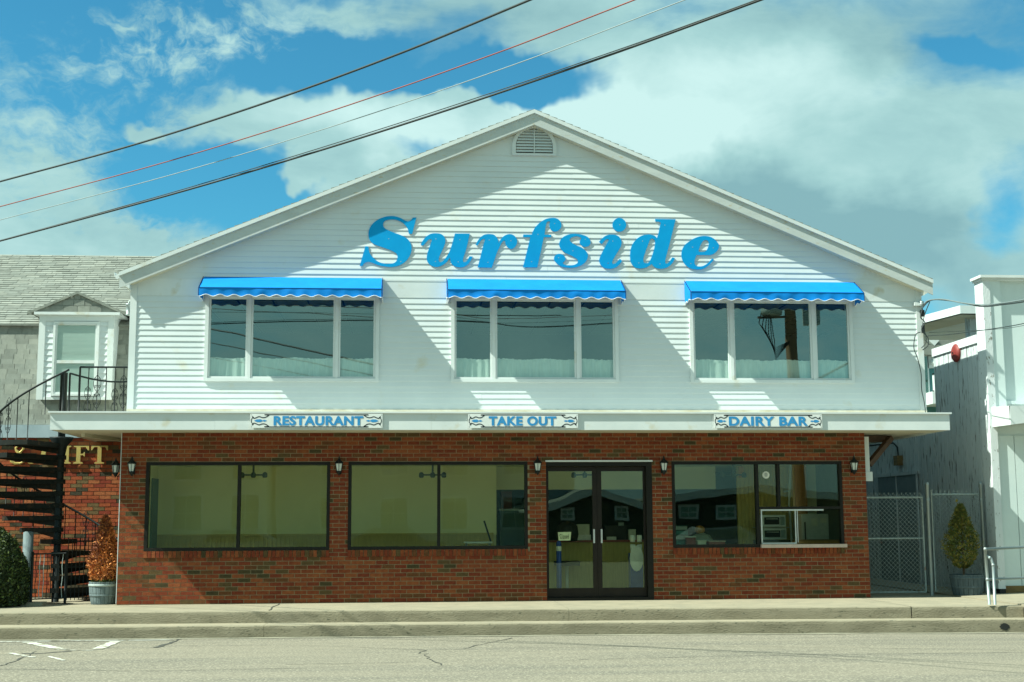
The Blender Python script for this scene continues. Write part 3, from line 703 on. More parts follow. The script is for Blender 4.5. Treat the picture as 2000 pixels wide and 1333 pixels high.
# ---- lower room shell
q = MB(); rx0, rx1, ry = XL+.12, XR-.1, 6.2
q.quad((rx0, .2, .02), (rx1, .2, .02), (rx1, ry, .02), (rx0, ry, .02)); part('interior_floor', q, 'floor_in', B)
q = MB(); q.box(rx0, rx1, .201, ry, 2.33, 2.36); part('interior_ceiling', q, 'cream_dark', B)
q = MB(); q.box(rx0-.02, rx0, .2, .7, .02, 2.33); q.box(rx0-.02, rx0, 1.7, ry, .02, 2.33); q.box(rx0-.02, rx0, .7, 1.7, .02, .9); q.box(rx0-.02, rx0, .7, 1.7, 2.25, 2.33); q.box(-4.6, 1.62, 2.6, 2.7, 1.06, 2.33); q.box(1.56, 1.62, 2.7, ry, .02, 2.33); part('interior_wall', q, 'cream', B)
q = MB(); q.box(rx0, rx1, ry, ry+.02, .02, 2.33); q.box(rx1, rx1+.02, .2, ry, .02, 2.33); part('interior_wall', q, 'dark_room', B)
q = MB(); q.box(1.62, 5.85, 2.95, 3.05, 1.90, 2.33); part('bulkhead', q, 'cream_dark', B)
WC = part('wainscot', MB().box(-4.57, 1.56, 2.565, 2.6, .02, 1.06).box(-4.57, 1.56, 2.52, 2.6, 1.06, 1.10), 'bead', B)
q = MB(); x = -4.5
while x < 1.55: q.box(x, x+.055, 2.550, 2.565, .03, 1.055); x += .078
part('bead_boards', q, 'bead', WC)['kind'] = 'stuff'
q = MB(); q.box(rx0+.001, rx0+.03, 1.95, 2.5, .02, 2.1); part('side_door', q, 'teal_dark', B)
q = MB(); q.box(XL+.01, XL+.10, .7, .76, .9, 2.25); q.box(XL+.01, XL+.10, 1.64, 1.7, .9, 2.25); q.box(XL+.01, XL+.10, .76, 1.64, .9, .96); q.box(XL+.01, XL+.10, .76, 1.64, 2.19, 2.25); q.box(XL+.01, XL+.10, 1.17, 1.23, .96, 2.19); added_window = part('side_window', q, 'bronze', B)  # unseen window, added in the left wall to let daylight into the room
q = MB(); q.quad((XL+.05, .76, .96), (XL+.05, 1.64, .96), (XL+.05, 1.64, 2.19), (XL+.05, .76, 2.19)); part('pane', q, 'glass_low', added_window)
q = MB(); a1 = at(1572, 900, 2.4).x; q.box(at(1438, 900, 2.4).x, a1, 2.4, 2.45, .02, 2.33); bw = part('beadboard_wall', q, 'bead', B)
q = MB(); x = at(1438, 900, 2.4).x
while x < a1: q.box(x, x+.05, 2.385, 2.40, .02, 2.33); x += .075
part('bead_boards', q, 'bead', bw)['kind'] = 'stuff'
q = MB(); q.box(at(1552, 900, 2.3).x, at(1574, 900, 2.3).x, 2.30, 2.34, .9, 2.33); part('wood_panel', q, 'orange_wood', B)
q = MB(); q.box(at(1574, 900, 2.5).x, rx1, 2.5, 2.55, .02, 2.33); part('interior_wall', q, 'cream_dark', B)

# ================================================================== AWNINGS
AWW = 2.99
def awning(x0, label):
    R = thing('window_awning', (x0+AWW/2, -.03, 5.39), label, 'awning', 'blue awnings over the upper windows')
    x1 = x0+AWW; zt, zf, yf, yb = 5.395, 5.125, -.505, -.022; n = 60
    q = MB(); vs = []
    for i in range(n+1):
        x = x0+.015+(AWW-.03)*i/n
        for j in range(7):
            t = j/6; y = yb+(yf-yb)*t; z = zt+(zf-zt)*t-.010*sin(pi*t)*(1+.5*mn.noise(Vector((x*1.3, t*2, x0)))); vs.append((x, y, z))
    q.add(vs, [(i*7+j, i*7+j+1, i*7+8+j, i*7+7+j) for i in range(n) for j in range(6)], 0, True); part('canopy_cloth', q, 'awning', R)
    def scal(u, ns): return zf-.128-.017*cos(2*pi*ns*u)
    q = MB(); vs = []; tr = []; n2 = 156
    for i in range(n2+1):
        u = i/n2; x = x0+.01+(AWW-.02)*u; zb = scal(u, 13)
        for j in range(5):
            t = j/4; y = yf-.004-.012*sin(pi*t)*mn.noise(Vector((x*3.1, x0*7, 2)))-.016*t*mn.noise(Vector((x*2.0, x0, 8)))-.006*sin(2*pi*13*u)*t; vs.append((x, y, zf+(zb-zf)*t))
        tr.append((x, y-.003, zb))
    q.add(vs, [(i*5+j, i*5+j+1, i*5+6+j, i*5+5+j) for i in range(n2) for j in range(4)], 0, True); part('valance', q, 'awning', R)
    part('piping', MB().tube(tr, .0055, 5), 'piping', R)
    part('hem_seam', MB().bar((x0+.01, yf-.006, zf), (x1-.01, yf-.006, zf), .006, .010), 'awning_dark', R)
    for sx, nm in ((x0, -1), (x1, 1)):
        q = MB(); m = 14; vs = []; tr = []
        for i in range(m+1):
            t = i/m; y = yb+(yf-yb)*t; zu = zt+(zf-zt)*t; zb = zf-.128-.017*cos(2*pi*2*t)-.02*(1-t)*0
            xx = sx+nm*.006*mn.noise(Vector((y*9, sx, 1)))
            for j in range(5): vs.append((xx+nm*.004*sin(j), y, zu+(zb-zu)*j/4))
            tr.append((xx+nm*.003, y, zb))
        q.add(vs, [(i*5+j, i*5+j+1, i*5+6+j, i*5+5+j) for i in range(m) for j in range(4)], 0, True); part('side_panel', q, 'awning', R); part('piping', MB().tube(tr, .0055, 5), 'piping', R)
        part('edge_piping', MB().tube([(sx, yb, zt), (sx, yf, zf), (sx, yf, zf-.13)], .006, 5), 'awning_dark', R)
    q = MB(); q.tube([(x0+.02, yf+.012, zf-.01), (x1-.02, yf+.012, zf-.01)], .011, 6)
    for sx in (x0+.02, x1-.02): q.tube([(sx, yf+.012, zf-.01), (sx, yb, zf-.01)], .011, 6); q.tube([(sx, yb, zt-.03), (sx, yf+.015, zf-.015)], .011, 6)
    part('frame', q, 'alum', R)
    return R
A1 = awning(-3.455, 'blue scalloped awning over the left upper window, above the RESTAURANT sign')
awning(.615, 'blue scalloped awning over the middle upper window, above the TAKE OUT sign')
awning(4.705, 'blue scalloped awning over the right upper window, above the DAIRY BAR sign')

# ================================================================== LETTERS
def smooth(pts, n=4):
    P = [(p[0], p[1]) for p in pts]; C = [len(p) > 2 for p in pts]; k = len(P); out = []
    for i in range(k):
        p1, p2 = P[i], P[(i+1) % k]; out.append(p1)
        p0 = P[i-1] if not C[i] else (2*p1[0]-p2[0], 2*p1[1]-p2[1]); p3 = P[(i+2) % k] if not C[(i+1) % k] else (2*p2[0]-p1[0], 2*p2[1]-p1[1])
        if C[i] and C[(i+1) % k]: continue
        for j in range(1, n):
            t = j/n; q = []
            for a in (0, 1): q.append(.5*((2*p1[a])+(-p0[a]+p2[a])*t+(2*p0[a]-5*p1[a]+4*p2[a]-p3[a])*t*t+(-p0[a]+3*p1[a]-3*p2[a]+p3[a])*t**3))
            out.append(tuple(q))
    return out
c = 1
LET = {
 'S': ((695, 415, 11.59), [[(1372,112,c),(1290,116,c),(1245,175),(1190,200),(1120,185),(1010,125),(900,90),(790,80),(650,100),(520,150),(410,225),(330,320),(292,420),(285,500),(300,590),(350,670),(430,725),(550,770),(680,815),(800,860),(900,915),(937,965),(942,1030),(920,1095),(860,1145),(740,1163),(620,1152),(500,1110),(400,1030),(330,950),(298,870),(285,770,c),(215,765,c),(85,1215,c),(150,1212,c),(180,1160),(240,1125),(310,1120),(400,1150),(520,1195),(650,1222),(790,1235),(930,1215),(1050,1165),(1150,1085),(1220,980),(1255,880),(1262,790),(1240,700),(1190,620),(1110,555),(1000,505),(870,460),(750,410),(660,360),(620,300),(622,240),(660,190),(740,165),(860,158),(970,185),(1060,235),(1130,300),(1180,380),(1198,480,c),(1275,485,c)]]),
 'u': ((815, 445, 15.68), [[(105,500,c),(200,350),(310,240),(430,180),(560,165),(700,180),(800,240),(850,330),(860,420),(830,540),(760,700),(690,850),(660,940),(665,1020),(710,1055),(780,1025),(870,920),(950,800),(1000,690),(1060,520),(1110,340),(1155,175,c),(1610,175,c),(1540,500),(1470,750),(1410,930),(1400,1010),(1430,1055),(1500,1035),(1550,970),(1600,870,c),(1700,880,c),(1640,1000),(1560,1110),(1440,1190),(1330,1212),(1220,1200),(1120,1160),(1040,1080),(1010,980),(1003,905,c),(940,1000),(840,1100),(720,1170),(590,1200),(470,1175),(370,1110),(310,1030),(290,920),(310,780),(370,600),(420,450),(445,390),(420,345),(370,350),(310,400),(240,480),(180,545,c),(120,535,c)]]),
 'r': ((920, 415, 11.59), [[(105,730,c),(160,630),(240,540),(320,497),(430,488),(520,505),(580,560),(615,630),(627,688,c),(680,600),(760,525),(860,490),(950,505),(1020,570),(1045,655),(1020,750),(950,815),(880,820),(810,765),(780,700),(770,645),(735,642),(690,700),(640,800),(580,930),(530,1080),(470,1250,c),(150,1245,c),(220,980),(285,720),(315,620),(290,597),(250,612),(200,670),(150,750,c)]]),
 'f': ((1010, 420, 12.12), [[(140,1240,c),(480,1240,c),(560,880),(620,600),(635,525,c),(805,525,c),(815,465,c),(652,465,c),(680,270),(710,170),(760,148),(782,165),(768,240),(790,330),(850,380),(920,390),(990,360),(1045,290),(1048,210),(1010,130),(940,80),(850,66),(730,80),(620,125),(500,215),(420,310),(370,400),(352,460,c),(150,460,c),(140,525,c),(315,525,c),(250,800)]]),
 's': ((1075, 445, 14.81), [[(905,300,c),(850,262),(760,245),(660,260),(590,300),(565,345),(590,400),(650,450),(760,510),(880,555),(980,620),(1060,710),(1090,800),(1070,900),(1010,1000),(900,1080),(780,1130),(640,1155),(480,1150),(340,1125),(230,1060),(150,990),(110,910),(120,830),(180,770),(270,750),(370,780),(430,850),(440,920),(400,980),(362,1010),(390,1050),(460,1080),(600,1085),(720,1060),(790,1010),(800,950),(770,900),(680,840),(560,780),(430,720),(330,640),(275,550),(260,460),(290,360),(370,270),(480,210),(600,180),(750,175),(900,195),(1030,235),(1120,300),(1165,390),(1155,470),(1100,530),(1010,550),(920,520),(860,450),(855,380)]]),
 'i': ((1160, 420, 11.59), [[(580+155*cos(2*pi*k/20),222+155*sin(2*pi*k/20)) for k in range(20)],[(120,605,c),(200,520),(290,460),(400,442),(510,455),(590,510),(630,600),(620,690),(570,790),(490,920),(430,1030),(420,1090),(450,1110),(510,1080),(590,990,c),(645,1040,c),(570,1130),(480,1195),(370,1215),(250,1200),(160,1130),(125,1030),(150,930),(220,790),(290,660),(340,575),(320,545),(270,560),(180,660,c)]]),
 'd': ((1220, 420, 11.59), [[(695,90,c),(1160,95,c),(1090,380),(1010,700),(950,920),(925,1030),(935,1095),(980,1095),(1030,1040),(1085,960,c),(1145,975,c),(1100,1070),(1010,1160),(900,1210),(790,1215),(700,1190),(640,1140),(622,1105,c),(560,1150),(470,1195),(340,1210),(230,1180),(150,1080),(128,950),(140,780),(190,650),(280,540),(400,465),(540,440),(640,455),(700,480),(735,522,c),(770,420),(800,270),(822,185),(790,155),(700,145,c)],[(630,530),(580,560),(540,660),(480,820),(435,960),(430,1050),(470,1090),(540,1080),(590,1010),(640,880),(680,740),(695,630),(685,570)]]),
 'e': ((1320, 450, 15.68), [[(640,755,c),(850,755),(1050,755),(1180,710),(1280,620),(1325,520),(1325,440),(1270,350),(1180,260),(1060,195),(900,170),(740,185),(560,250),(400,350),(280,450),(210,570),(180,720),(195,860),(250,990),(350,1100),(500,1175),(680,1198),(830,1180),(960,1110),(1080,1010),(1180,890,c),(1120,860,c),(1040,950),(940,1040),(820,1095),(700,1105),(610,1070),(580,990),(590,890)],[(1020,380),(990,320),(920,295),(850,320),(790,400),(740,510),(710,600),(710,640),(750,660),(860,660),(940,620),(990,530),(1015,450)]]),
}
SCR = {'S': [(745,595),(1018,1112)], 'u': [(572,340),(1303,362),(555,1030),(1255,1045)], 'r': [(415,625),(905,640),(383,1130)], 'f': [(497,460),(890,200),(345,1105)], 's': [(1015,335),(655,665),(240,865)], 'i': [(590,220),(430,590),(325,1090)], 'd': [(410,590),(915,230),(325,1085),(805,1105)], 'e': [(520,515),(1155,535),(465,1015)]}
names = {'S': ('capital S', 'leftmost, beginning the word Surfside'), 'u': ('lowercase u', 'between the capital S and the r'), 'r': ('lowercase r', 'between the u and the f'), 'f': ('lowercase f', 'between the r and the s'), 's': ('lowercase s', 'between the f and the i'), 'i': ('lowercase i', 'with its round dot, left of the d'), 'd': ('lowercase d', 'between the i and the e'), 'e': ('lowercase e', 'ending the word at the right')}
screw = MB(); screw.lathe([(0, 0), (.008, 0), (.009, .003), (.009, .004)], 8); 
for ch, ((ox, oy, s), loops) in LET.items():
    LP = []
    for lp in loops:
        LP.append([(lambda w: (w.x, w.z))(at(ox+x/s, oy+y/s, -.05)) for x, y in smooth(lp)])
    cx = sum(p[0] for p in LP[0])/len(LP[0]); cz = min(p[1] for l in LP for p in l)
    me = curve_mesh('sign_letter', [[(x-cx, z-cz) for x, z in l] for l in LP], .011, 0, ['letter_blue'], lambda x, z, d: (x, .0-d, z))
    o = link('sign_letter', me, None, (cx, -.0205, cz)); tag(o, 'blue italic %s on the white gable, %s' % names[ch], 'sign letter', 'blue Surfside letters')
    for x, y in SCR[ch]:
        w = at(ox+x/s, oy+y/s, -.05); q = MB(); n = 8
        q.add([(w.x, -.0335, w.z)]+[(w.x+.008*cos(2*pi*i/n), -.0325, w.z+.008*sin(2*pi*i/n)) for i in range(n)], [(0, i+1, (i+1) % n+1) for i in range(n)]); part('screw', q, 'galv_dull', o)

# ================================================================== SMALL SIGNS
def sign(x0, x1, txt, tx0, tx1, label, kk=1.0):
    z0, z1 = 2.806, 3.036; w = x1-x0; cx = (x0+x1)/2
    R = thing('painted_sign', (cx, -.775, z0), label, 'sign', 'painted signs along the canopy')
    part('board', MB().box(x0, x1, -.792, -.778, z0, z1), 'sign_white', R)
    # scroll outline
    H = (z1-z0)/2; zc = (z0+z1)/2
    top = [(.0, .66), (.028, .36), (.065, .44), (.11, .60), (.165, .46), (.215, .52), (.27, .82), (.31, .90)]
    L1 = [(x0+.03+u*kk, zc+v*H*.95) for u, v in top]; 
    R1 = [(x1-.03-u*kk, zc+v*H*.95) for u, v in reversed(top)]
    up = L1+R1; dn = [(x, 2*zc-z) for x, z in up]
    def line(pts, wd=.0155, closed=False):
        pp = [(p[0], p[1]) for p in pts]; sm = []
        for i in range(len(pp)-1):
            p0 = pp[max(i-1, 0)]; p1 = pp[i]; p2 = pp[i+1]; p3 = pp[min(i+2, len(pp)-1)]
            if abs(p2[0]-p1[0]) > .6: sm.append(p1); continue
            for j in range(5):
                t = j/5; sm.append(tuple(.5*((2*p1[a])+(-p0[a]+p2[a])*t+(2*p0[a]-5*p1[a]+4*p2[a]-p3[a])*t*t+(-p0[a]+3*p1[a]-3*p2[a]+p3[a])*t**3) for a in (0, 1)))
        sm.append(pp[-1]); b = MB(); vs = []
        for i, p in enumerate(sm):
            a_ = sm[max(i-1, 0)]; b_ = sm[min(i+1, len(sm)-1)]; d = Vector((b_[0]-a_[0], b_[1]-a_[1])).normalized(); nn = (-d.y*wd/2, d.x*wd/2)
            vs += [(p[0]-nn[0], -.794, p[1]-nn[1]), (p[0]+nn[0], -.794, p[1]+nn[1])]
        b.add(vs, [(2*i, 2*i+1, 2*i+3, 2*i+2) for i in range(len(sm)-1)]); return b
    q = MB()
    for ln in (up, dn): b = line(ln); q.add(b.v, b.f)
    for sx, xx in ((1, x0), (-1, x1)):
        cap = [(xx+sx*.055, zc+.062), (xx+sx*.028, zc+.035), (xx+sx*.018, zc), (xx+sx*.028, zc-.035), (xx+sx*.055, zc-.062)]; b = line(cap, .012); q.add(b.v, b.f)
    part('scroll_outline', q, 'sign_black', R)
    for sx, xx in ((1, x0), (-1, x1)):
        cxx = xx+sx*(.165*kk); pts = [(-.11, 0), (-.06, .022), (.0, .024), (.035, .006), (.065, .016), (.11, 0), (.065, -.016), (.035, -.006), (0, -.024), (-.06, -.022)]
        q = MB(); q.add([(cxx+sx*a*kk*.95, -.794, zc+b) for a, b in pts], [tuple(range(10)) if sx < 0 else tuple(range(10))]); part('ornament', q, 'sign_blue', R)
    me = text_mesh(txt, .2, .005, ['sign_blue'], .0008, 1.10); fit_text(me, tx0, tx1, zc-.074, zc+.074, -.7945, wloc(R)); 
    vs0 = [v.co.copy() for v in me.vertices]; ps0 = [tuple(p.vertices) for p in me.polygons]; V_ = []; F_2 = []
    for k_, (dx, dz) in enumerate(((0, 0), (.0055, 0), (-.0055, 0), (.002, .003), (-.002, -.003))):
        o_ = len(V_); V_ += [(v.x+dx, v.y-.0002*k_, v.z+dz) for v in vs0]; F_2 += [tuple(i+o_ for i in p) for p in ps0]
    m2 = bpy.data.meshes.new('lettering'); m2.from_pydata(V_, [], F_2); m2.materials.append(MATS['sign_blue']); link('lettering', m2, R)
    q = MB()
    for a in (x0+.02, x1-.02):
        for b in (z0+.02, z1-.02): q.box(a-.004, a+.004, -.7945, -.792, b-.004, b+.004)
    part('nails', q, 'ink', R)
sx_ = lambda px: at(px, 822, -.79).x
sign(-2.54, -.434, 'RESTAURANT', sx_(535), sx_(709), 'white painted sign reading RESTAURANT on the left of the canopy edge')
sign(.943, 2.736, 'TAKE OUT', sx_(955), sx_(1086), 'white painted sign reading TAKE OUT in the middle of the canopy edge', .88)
sign(4.983, 6.795, 'DAIRY BAR', sx_(1424), sx_(1577), 'white painted sign reading DAIRY BAR on the right of the canopy edge', .76)

# ================================================================== WALL LANTERNS
def lantern(loc, label):
    R = thing('wall_lantern', loc, label, 'lantern', 'black wall lanterns on the brick front')
    x, y, z = loc; oc = (x, y-.10, z)
    part('back_plate', MB().box(x-.035, x+.035, y-.012, y, z-.10, z+.06), 'iron', R)
    part('arm', MB().tube([(x, y-.01, z-.06), (x, y-.06, z-.12), (x, y-.10, z-.09)], .010, 6), 'iron', R)
    q = MB(); q.lathe([(.012, .19), (.018, .165), (.035, .14), (.075, .105), (.082, .09), (.078, .085)], 6, (x, y-.10, z-.02), ph=pi/6, sm=False); q.lathe([(.0, .215), (.008, .205), (.008, .19)], 6, (x, y-.10, z-.02)); part('lamp_cap', q, 'iron', R)
    q = MB(); q.lathe([(.062, .085), (.040, -.035)], 6, (x, y-.10, z-.02), ph=pi/6, sm=False); part('lamp_glass', q, 'lamp_glass', R)
    q = MB()
    for k in range(6):
        t = pi/6+k*pi/3; q.bar((x+.064*cos(t), y-.10+.064*sin(t), z+.066), (x+.042*cos(t), y-.10+.042*sin(t), z-.056), .008)
    part('cage', q, 'iron', R)
    q = MB(); q.lathe([(.046, -.035), (.048, -.05), (.030, -.075), (.015, -.095), (.0, -.12)], 8, (x, y-.10, z-.02)); part('lamp_base', q, 'iron', R)
    return R
lx = [(-4.51, 'left of the first display window, at the brick corner'), (-1.155, 'between the two left display windows'), (2.135, 'left of the glass doors'), (4.267, 'right of the glass doors'), (7.54, 'at the right end of the brick wall, beside the service window')]
LN = lantern((lx[0][0], -.008, 2.20), 'black wall lantern '+lx[0][1])
for x, t in lx[1:]: copy_tree(LN, None, (x, -.008, 2.20), 'black wall lantern '+t)
l6 = copy_tree(LN, None, (XL-.03, .18, 2.19), 'black wall lantern on the left side wall of the restaurant, facing the stair'); l6.rotation_euler = (0, 0, -pi/2)

# ================================================================== LEFT BUILDING (gift shop)
GY = 2.4
GB = thing('gift_shop_building', (-8.5, GY, 0), 'brick shop with grey shingled mansard roof and white dormer, left of the restaurant', 'building')
GX0, GX1 = -13.5, XL-.35
q = MB(); q.quad((GX0, GY, 0), (GX1, GY, 0), (GX1, GY, 2.85), (GX0, GY, 2.85)); q.quad((GX0, 10, 0), (GX0, GY, 0), (GX0, GY, 2.85), (GX0, 10, 2.85)); q.quad((GX1, GY, 0), (GX1, 10, 0), (GX1, 10, 2.85), (GX1, GY, 2.85))
GW = part('brick_wall', q, 'mortar_dark', GB)
old_mesh = [unit_cube('brick', m) for m in BL]
rest = lay_bricks(GW, -9.6, GX1, .02, 2.84, [], GY, BL, BLW, old_mesh, 300, course=.0690, module=.2065, score=lambda t: (t[0] < -7.75, t[1]-t[0] < .1, -t[0]), proud=.008, jit=.003, rnd=random.Random(5))
part('brickwork', rest, BL, GW)['kind'] = 'stuff'
q = MB(); q.box(GX0, GX1, GY-.10, GY+.05, 2.845, 3.075); part('fascia_board', q, 'fascia_blue', GB)
MY0, MZ0, MY1, MZ1, RY, RZ = GY-.02, 3.08, GY+.38, 4.97, 6.0, 6.93
q = MB(); q.quad((GX0, MY0, MZ0), (GX1, MY0, MZ0), (GX1, MY1, MZ1), (GX0, MY1, MZ1)); q.quad((GX0, MY1, MZ1), (GX1, MY1, MZ1), (GX1, RY, RZ), (GX0, RY, RZ)); q.quad((GX0, RY, RZ), (GX1, RY, RZ), (GX1, 10, 5), (GX0, 10, 5))
q.add([(GX0, MY0, MZ0), (GX0, MY1, MZ1), (GX0, RY, RZ), (GX0, 10, 5), (GX0, 10, 3)], [(0, 1, 2, 3, 4)]); q.quad((GX1, MY0, MZ0), (GX1, 10, MZ0), (GX1, 10, 5), (GX1, RY, RZ)); 
GR = part('roof', q, 'shingle_c', GB)
SHM = ['shingle', 'shingle_b', 'shingle_c']
tabs = [unit_cube('shingle', m) for m in SHM]
rs = random.Random(9)
def shingle_rows(rowsn, y0, z0, y1, z1, x0, x1, w, singles, stuffmb, skip=None):
    L_ = sqrt((y1-y0)**2+(z1-z0)**2); ang = atan2(z1-z0, y1-y0); ex = L_/rowsn; wl = wloc(GR); cnt = 0
    ny, nz = -sin(ang), cos(ang)
    for i in range(rowsn):
        x = x1-rs.uniform(0, w)
        while x > x0:
            ww = w*rs.choice((.8, 1, 1, 1.15)); a, b = x-ww+.006, x; x -= ww
            t = (i+.5)*ex; y = y0+(y1-y0)*t/L_; z = z0+(z1-z0)*t/L_
            if skip and skip((a+b)/2, z): continue
            lift = .006+.005*rs.random(); mi = rs.choices(range(3), (5, 3, 3))[0]
            if cnt < singles and b > -8.15:
                o = link('shingle', tabs[mi], GR, ((a+b)/2-wl.x, y+ny*lift/2-wl.y, z+nz*lift/2-wl.z)); o.scale = (b-a, ex*1.0, lift*2); o.rotation_euler = (ang+.05, 0, 0); cnt += 1
            else:
                dy, dz = cos(ang)*ex/2, sin(ang)*ex/2; l2 = lift*1.6
                stuffmb.add([(a, y-dy+ny*l2, z-dz+nz*l2), (b, y-dy+ny*l2, z-dz+nz*l2), (b, y+dy+ny*.001, z+dz+nz*.001), (a, y+dy+ny*.001, z+dz+nz*.001), (a, y-dy, z-dz), (b, y-dy, z-dz)], [(0, 1, 2, 3), (4, 5, 1, 0)], mi)
    return cnt
sm_ = MB()
shingle_rows(20, MY0, MZ0, MY1, MZ1, GX0, GX1, .225, 290, sm_, skip=lambda x, z: -6.72 < x < -5.42 and z > 3.6)
shingle_rows(34, MY1-.06, MZ1, RY, RZ, GX0, GX1, .26, 0, sm_)
part('shingle_courses', sm_, SHM, GR)['kind'] = 'stuff'
q = MB(); q.box(GX0, GX1, MY1-.10, MY1, MZ1-.03, MZ1+.0); part('roof_edge', q, 'shingle_c', GR)
# dormer
dxa, dxb, DY, dzb, dze, dza = -6.73, -5.41, GY-.08, 3.56, 5.08, 5.50
q = MB(); q.box(dxa, dxb, DY, DY+1.2, dzb, dze); DM = part('dormer', q, 'vinyl', GB)
n = 13
wx0, wx1, wz0, wz1 = -6.44, -5.70, 3.64, 4.92
for i in range(n):
    a = dzb+.02+(4.98-dzb)*i/n; b = dzb+.02+(4.98-dzb)*(i+1)/n
    for xa, xb in ((dxa+.10, wx0-.04), (wx1+.04, dxb-.10)):
        q = MB(); q.add([(xa, DY-.022, a), (xb, DY-.022, a), (xb, DY-.006, b), (xa, DY-.006, b), (xa, DY-.003, a), (xb, DY-.003, a)], [(0, 1, 2, 3), (4, 5, 1, 0)]); part('siding_board', q, 'vinyl', DM)
q = MB(); q.box(dxa-.01, dxa+.10, DY-.035, DY, dzb-.03, dze); q.box(dxb-.10, dxb+.01, DY-.035, DY, dzb-.03, dze); q.box(dxa+.1, dxb-.1, DY-.03, DY, 4.97, dze); q.box(dxa+.1, dxb-.1, DY-.03, DY, dzb-.03, dzb+.02); part('dormer_trim', q, 'trim', DM)
q = MB(); s = .04
q.box(wx0-s, wx0, DY-.05, DY+.02, wz0-s, wz1+s); q.box(wx1, wx1+s, DY-.05, DY+.02, wz0-s, wz1+s); q.box(wx0, wx1, DY-.05, DY+.02, wz1, wz1+s); q.box(wx0, wx1, DY-.06, DY+.02, wz0-s, wz0)
DW = part('dormer_window', q, 'trim', GB)
zm = (wz0+wz1)/2-.06
for a, b in ((wz0, zm), (zm, wz1)):
    q = MB(); q.box(wx0+.002, wx0+.03, DY-.035, DY-.004, a, b); q.box(wx1-.03, wx1-.002, DY-.035, DY-.004, a, b); q.box(wx0+.03, wx1-.03, DY-.037, DY-.004, a, a+.03); q.box(wx0+.03, wx1-.03, DY-.037, DY-.004, b-.025, b-.001); part('sash', q, 'trim', DW)
q = MB(); q.quad((wx0+.03, DY-.022, wz0+.03), (wx1-.03, DY-.022, wz0+.03), (wx1-.03, DY-.022, wz1-.02), (wx0+.03, DY-.022, wz1-.02)); part('pane', q, 'glass_low', DW)
q = MB(); q.quad((wx0+.03, DY-.012, wz0+.03), (wx1-.03, DY-.012, wz0+.03), (wx1-.03, DY-.012, wz1-.02), (wx0+.03, DY-.012, wz1-.02)); part('blind', q, 'blind_grey', DW)
q = MB(); ov = .14; q.box(dxa-ov+.05, dxb+ov-.02, DY-.10, DY+1.3, dze, dze+.05); part('dormer_cornice', q, 'trim', DM)
mx_ = (dxa+dxb)/2
q = MB(); q.prism([(dxa-.10, dze+.055), (dxb+.10, dze+.055), (mx_, dza-.035)], DY-.03, DY-.02); gbp = part('dormer_gable', q, 'shingle', GR)
for r_ in range(3):
    z = dze+.06+r_*.115; hw = (dza-.05-z-.05)/(dza-dze)*(dxb-dxa+.2)/2; x = mx_-hw
    while x < mx_+hw-.05:
        w_ = min(rs.uniform(.18, .26), mx_+hw-x); q = MB(); q.box(x, x+w_-.006, DY-.044-.006*rs.random(), DY-.031, z, z+.108); part('shingle', q, rs.choice(SHM), GB); x += w_
q = MB(); ov2 = .22
for sg in (-1, 1):
    n = 6
    for i in range(n):
        a, b = i/n, (i+1)/n; xa = mx_+sg*((dxb-dxa)/2+ov2)*a; xb = mx_+sg*((dxb-dxa)/2+ov2)*b; za = dza-(dza-dze-.03)*a; zb = dza-(dza-dze-.03)*b; l = .012*rs.random()
        q.add([(xa, DY-.08, za+.004+l), (xb, DY-.08, zb+.016+l), (xb, DY+1.5, zb+.016), (xa, DY+1.5, za+.004), (xb, DY-.08, zb-.03), (xa, DY-.08, za-.03), (xa, DY-.04, za-.03), (xb, DY-.04, zb-.03)], [(0, 1, 2, 3), (0, 5, 4, 1), (5, 6, 7, 4)], i % 3)
part('dormer_roof', q, SHM, GB)
# alley lantern by the dormer
def gold_letter(loops, x0, x1, z0, z1, nm):
    me = curve_mesh('gold_letter', [[(x0+(a)*(x1-x0)-(x0+x1)/2, (z1-z0)*b) for a, b in l] for l in loops], .03, 0, ['gold'], lambda x, z, d: (x, -d, z))
    o = link('gold_letter', me, None, ((x0+x1)/2, GY-.03, z0)); return tag(o, nm, 'sign letter', 'gold letters on the gift shop')
def gx(px): return at(px, 890, GY-.04).x
gz0, gz1 = at(170, 906, GY-.04).z, at(170, 871, GY-.04).z
Iq = [(0, 0), (1, 0), (1, .06), (.72, .10), (.72, .90), (1, .94), (1, 1), (0, 1), (0, .94), (.28, .90), (.28, .10), (0, .06)]
gold_letter([Iq], gx(124), gx(139), gz0, gz1, 'gold raised letter I on the brick band, just right of the stair pole')
Fq = [(0, 0), (.62, 0), (.62, .06), (.45, .10), (.45, .47), (.62, .47), (.68, .40), (.73, .40), (.73, .64), (.68, .64), (.62, .55), (.45, .55), (.45, .92), (.78, .92), (.92, .74), (1, .74), (.98, 1), (0, 1), (0, .94), (.18, .90), (.18, .10), (0, .06)]
gold_letter([Fq], gx(144), gx(174), gz0, gz1, 'gold raised letter F on the brick band, between the I and the T')
Tq = [(.22, 0), (.78, 0), (.78, .06), (.62, .10), (.62, .92), (.82, .92), (.95, .74), (1, .74), (.99, 1), (.01, 1), (0, .74), (.05, .74), (.18, .92), (.38, .92), (.38, .10), (.22, .06)]
gold_letter([Tq], gx(178), gx(211), gz0, gz1, 'gold raised letter T on the brick band, nearest the restaurant')
Gq = [(.98, .76), (.92, .78), (.80, .90), (.60, .95), (.40, .90), (.26, .70), (.24, .45), (.30, .20), (.48, .08), (.62, .07), (.72, .10), (.72, .36), (.60, .40), (.60, .46), (1.02, .46), (1.02, .40), (.93, .37), (.93, .06), (.75, .0), (.50, -.02), (.25, .04), (.06, .22), (0, .48), (.06, .78), (.26, .96), (.55, 1.02), (.78, .98), (.90, .92), (.96, 1.0), (1.0, 1.0)]
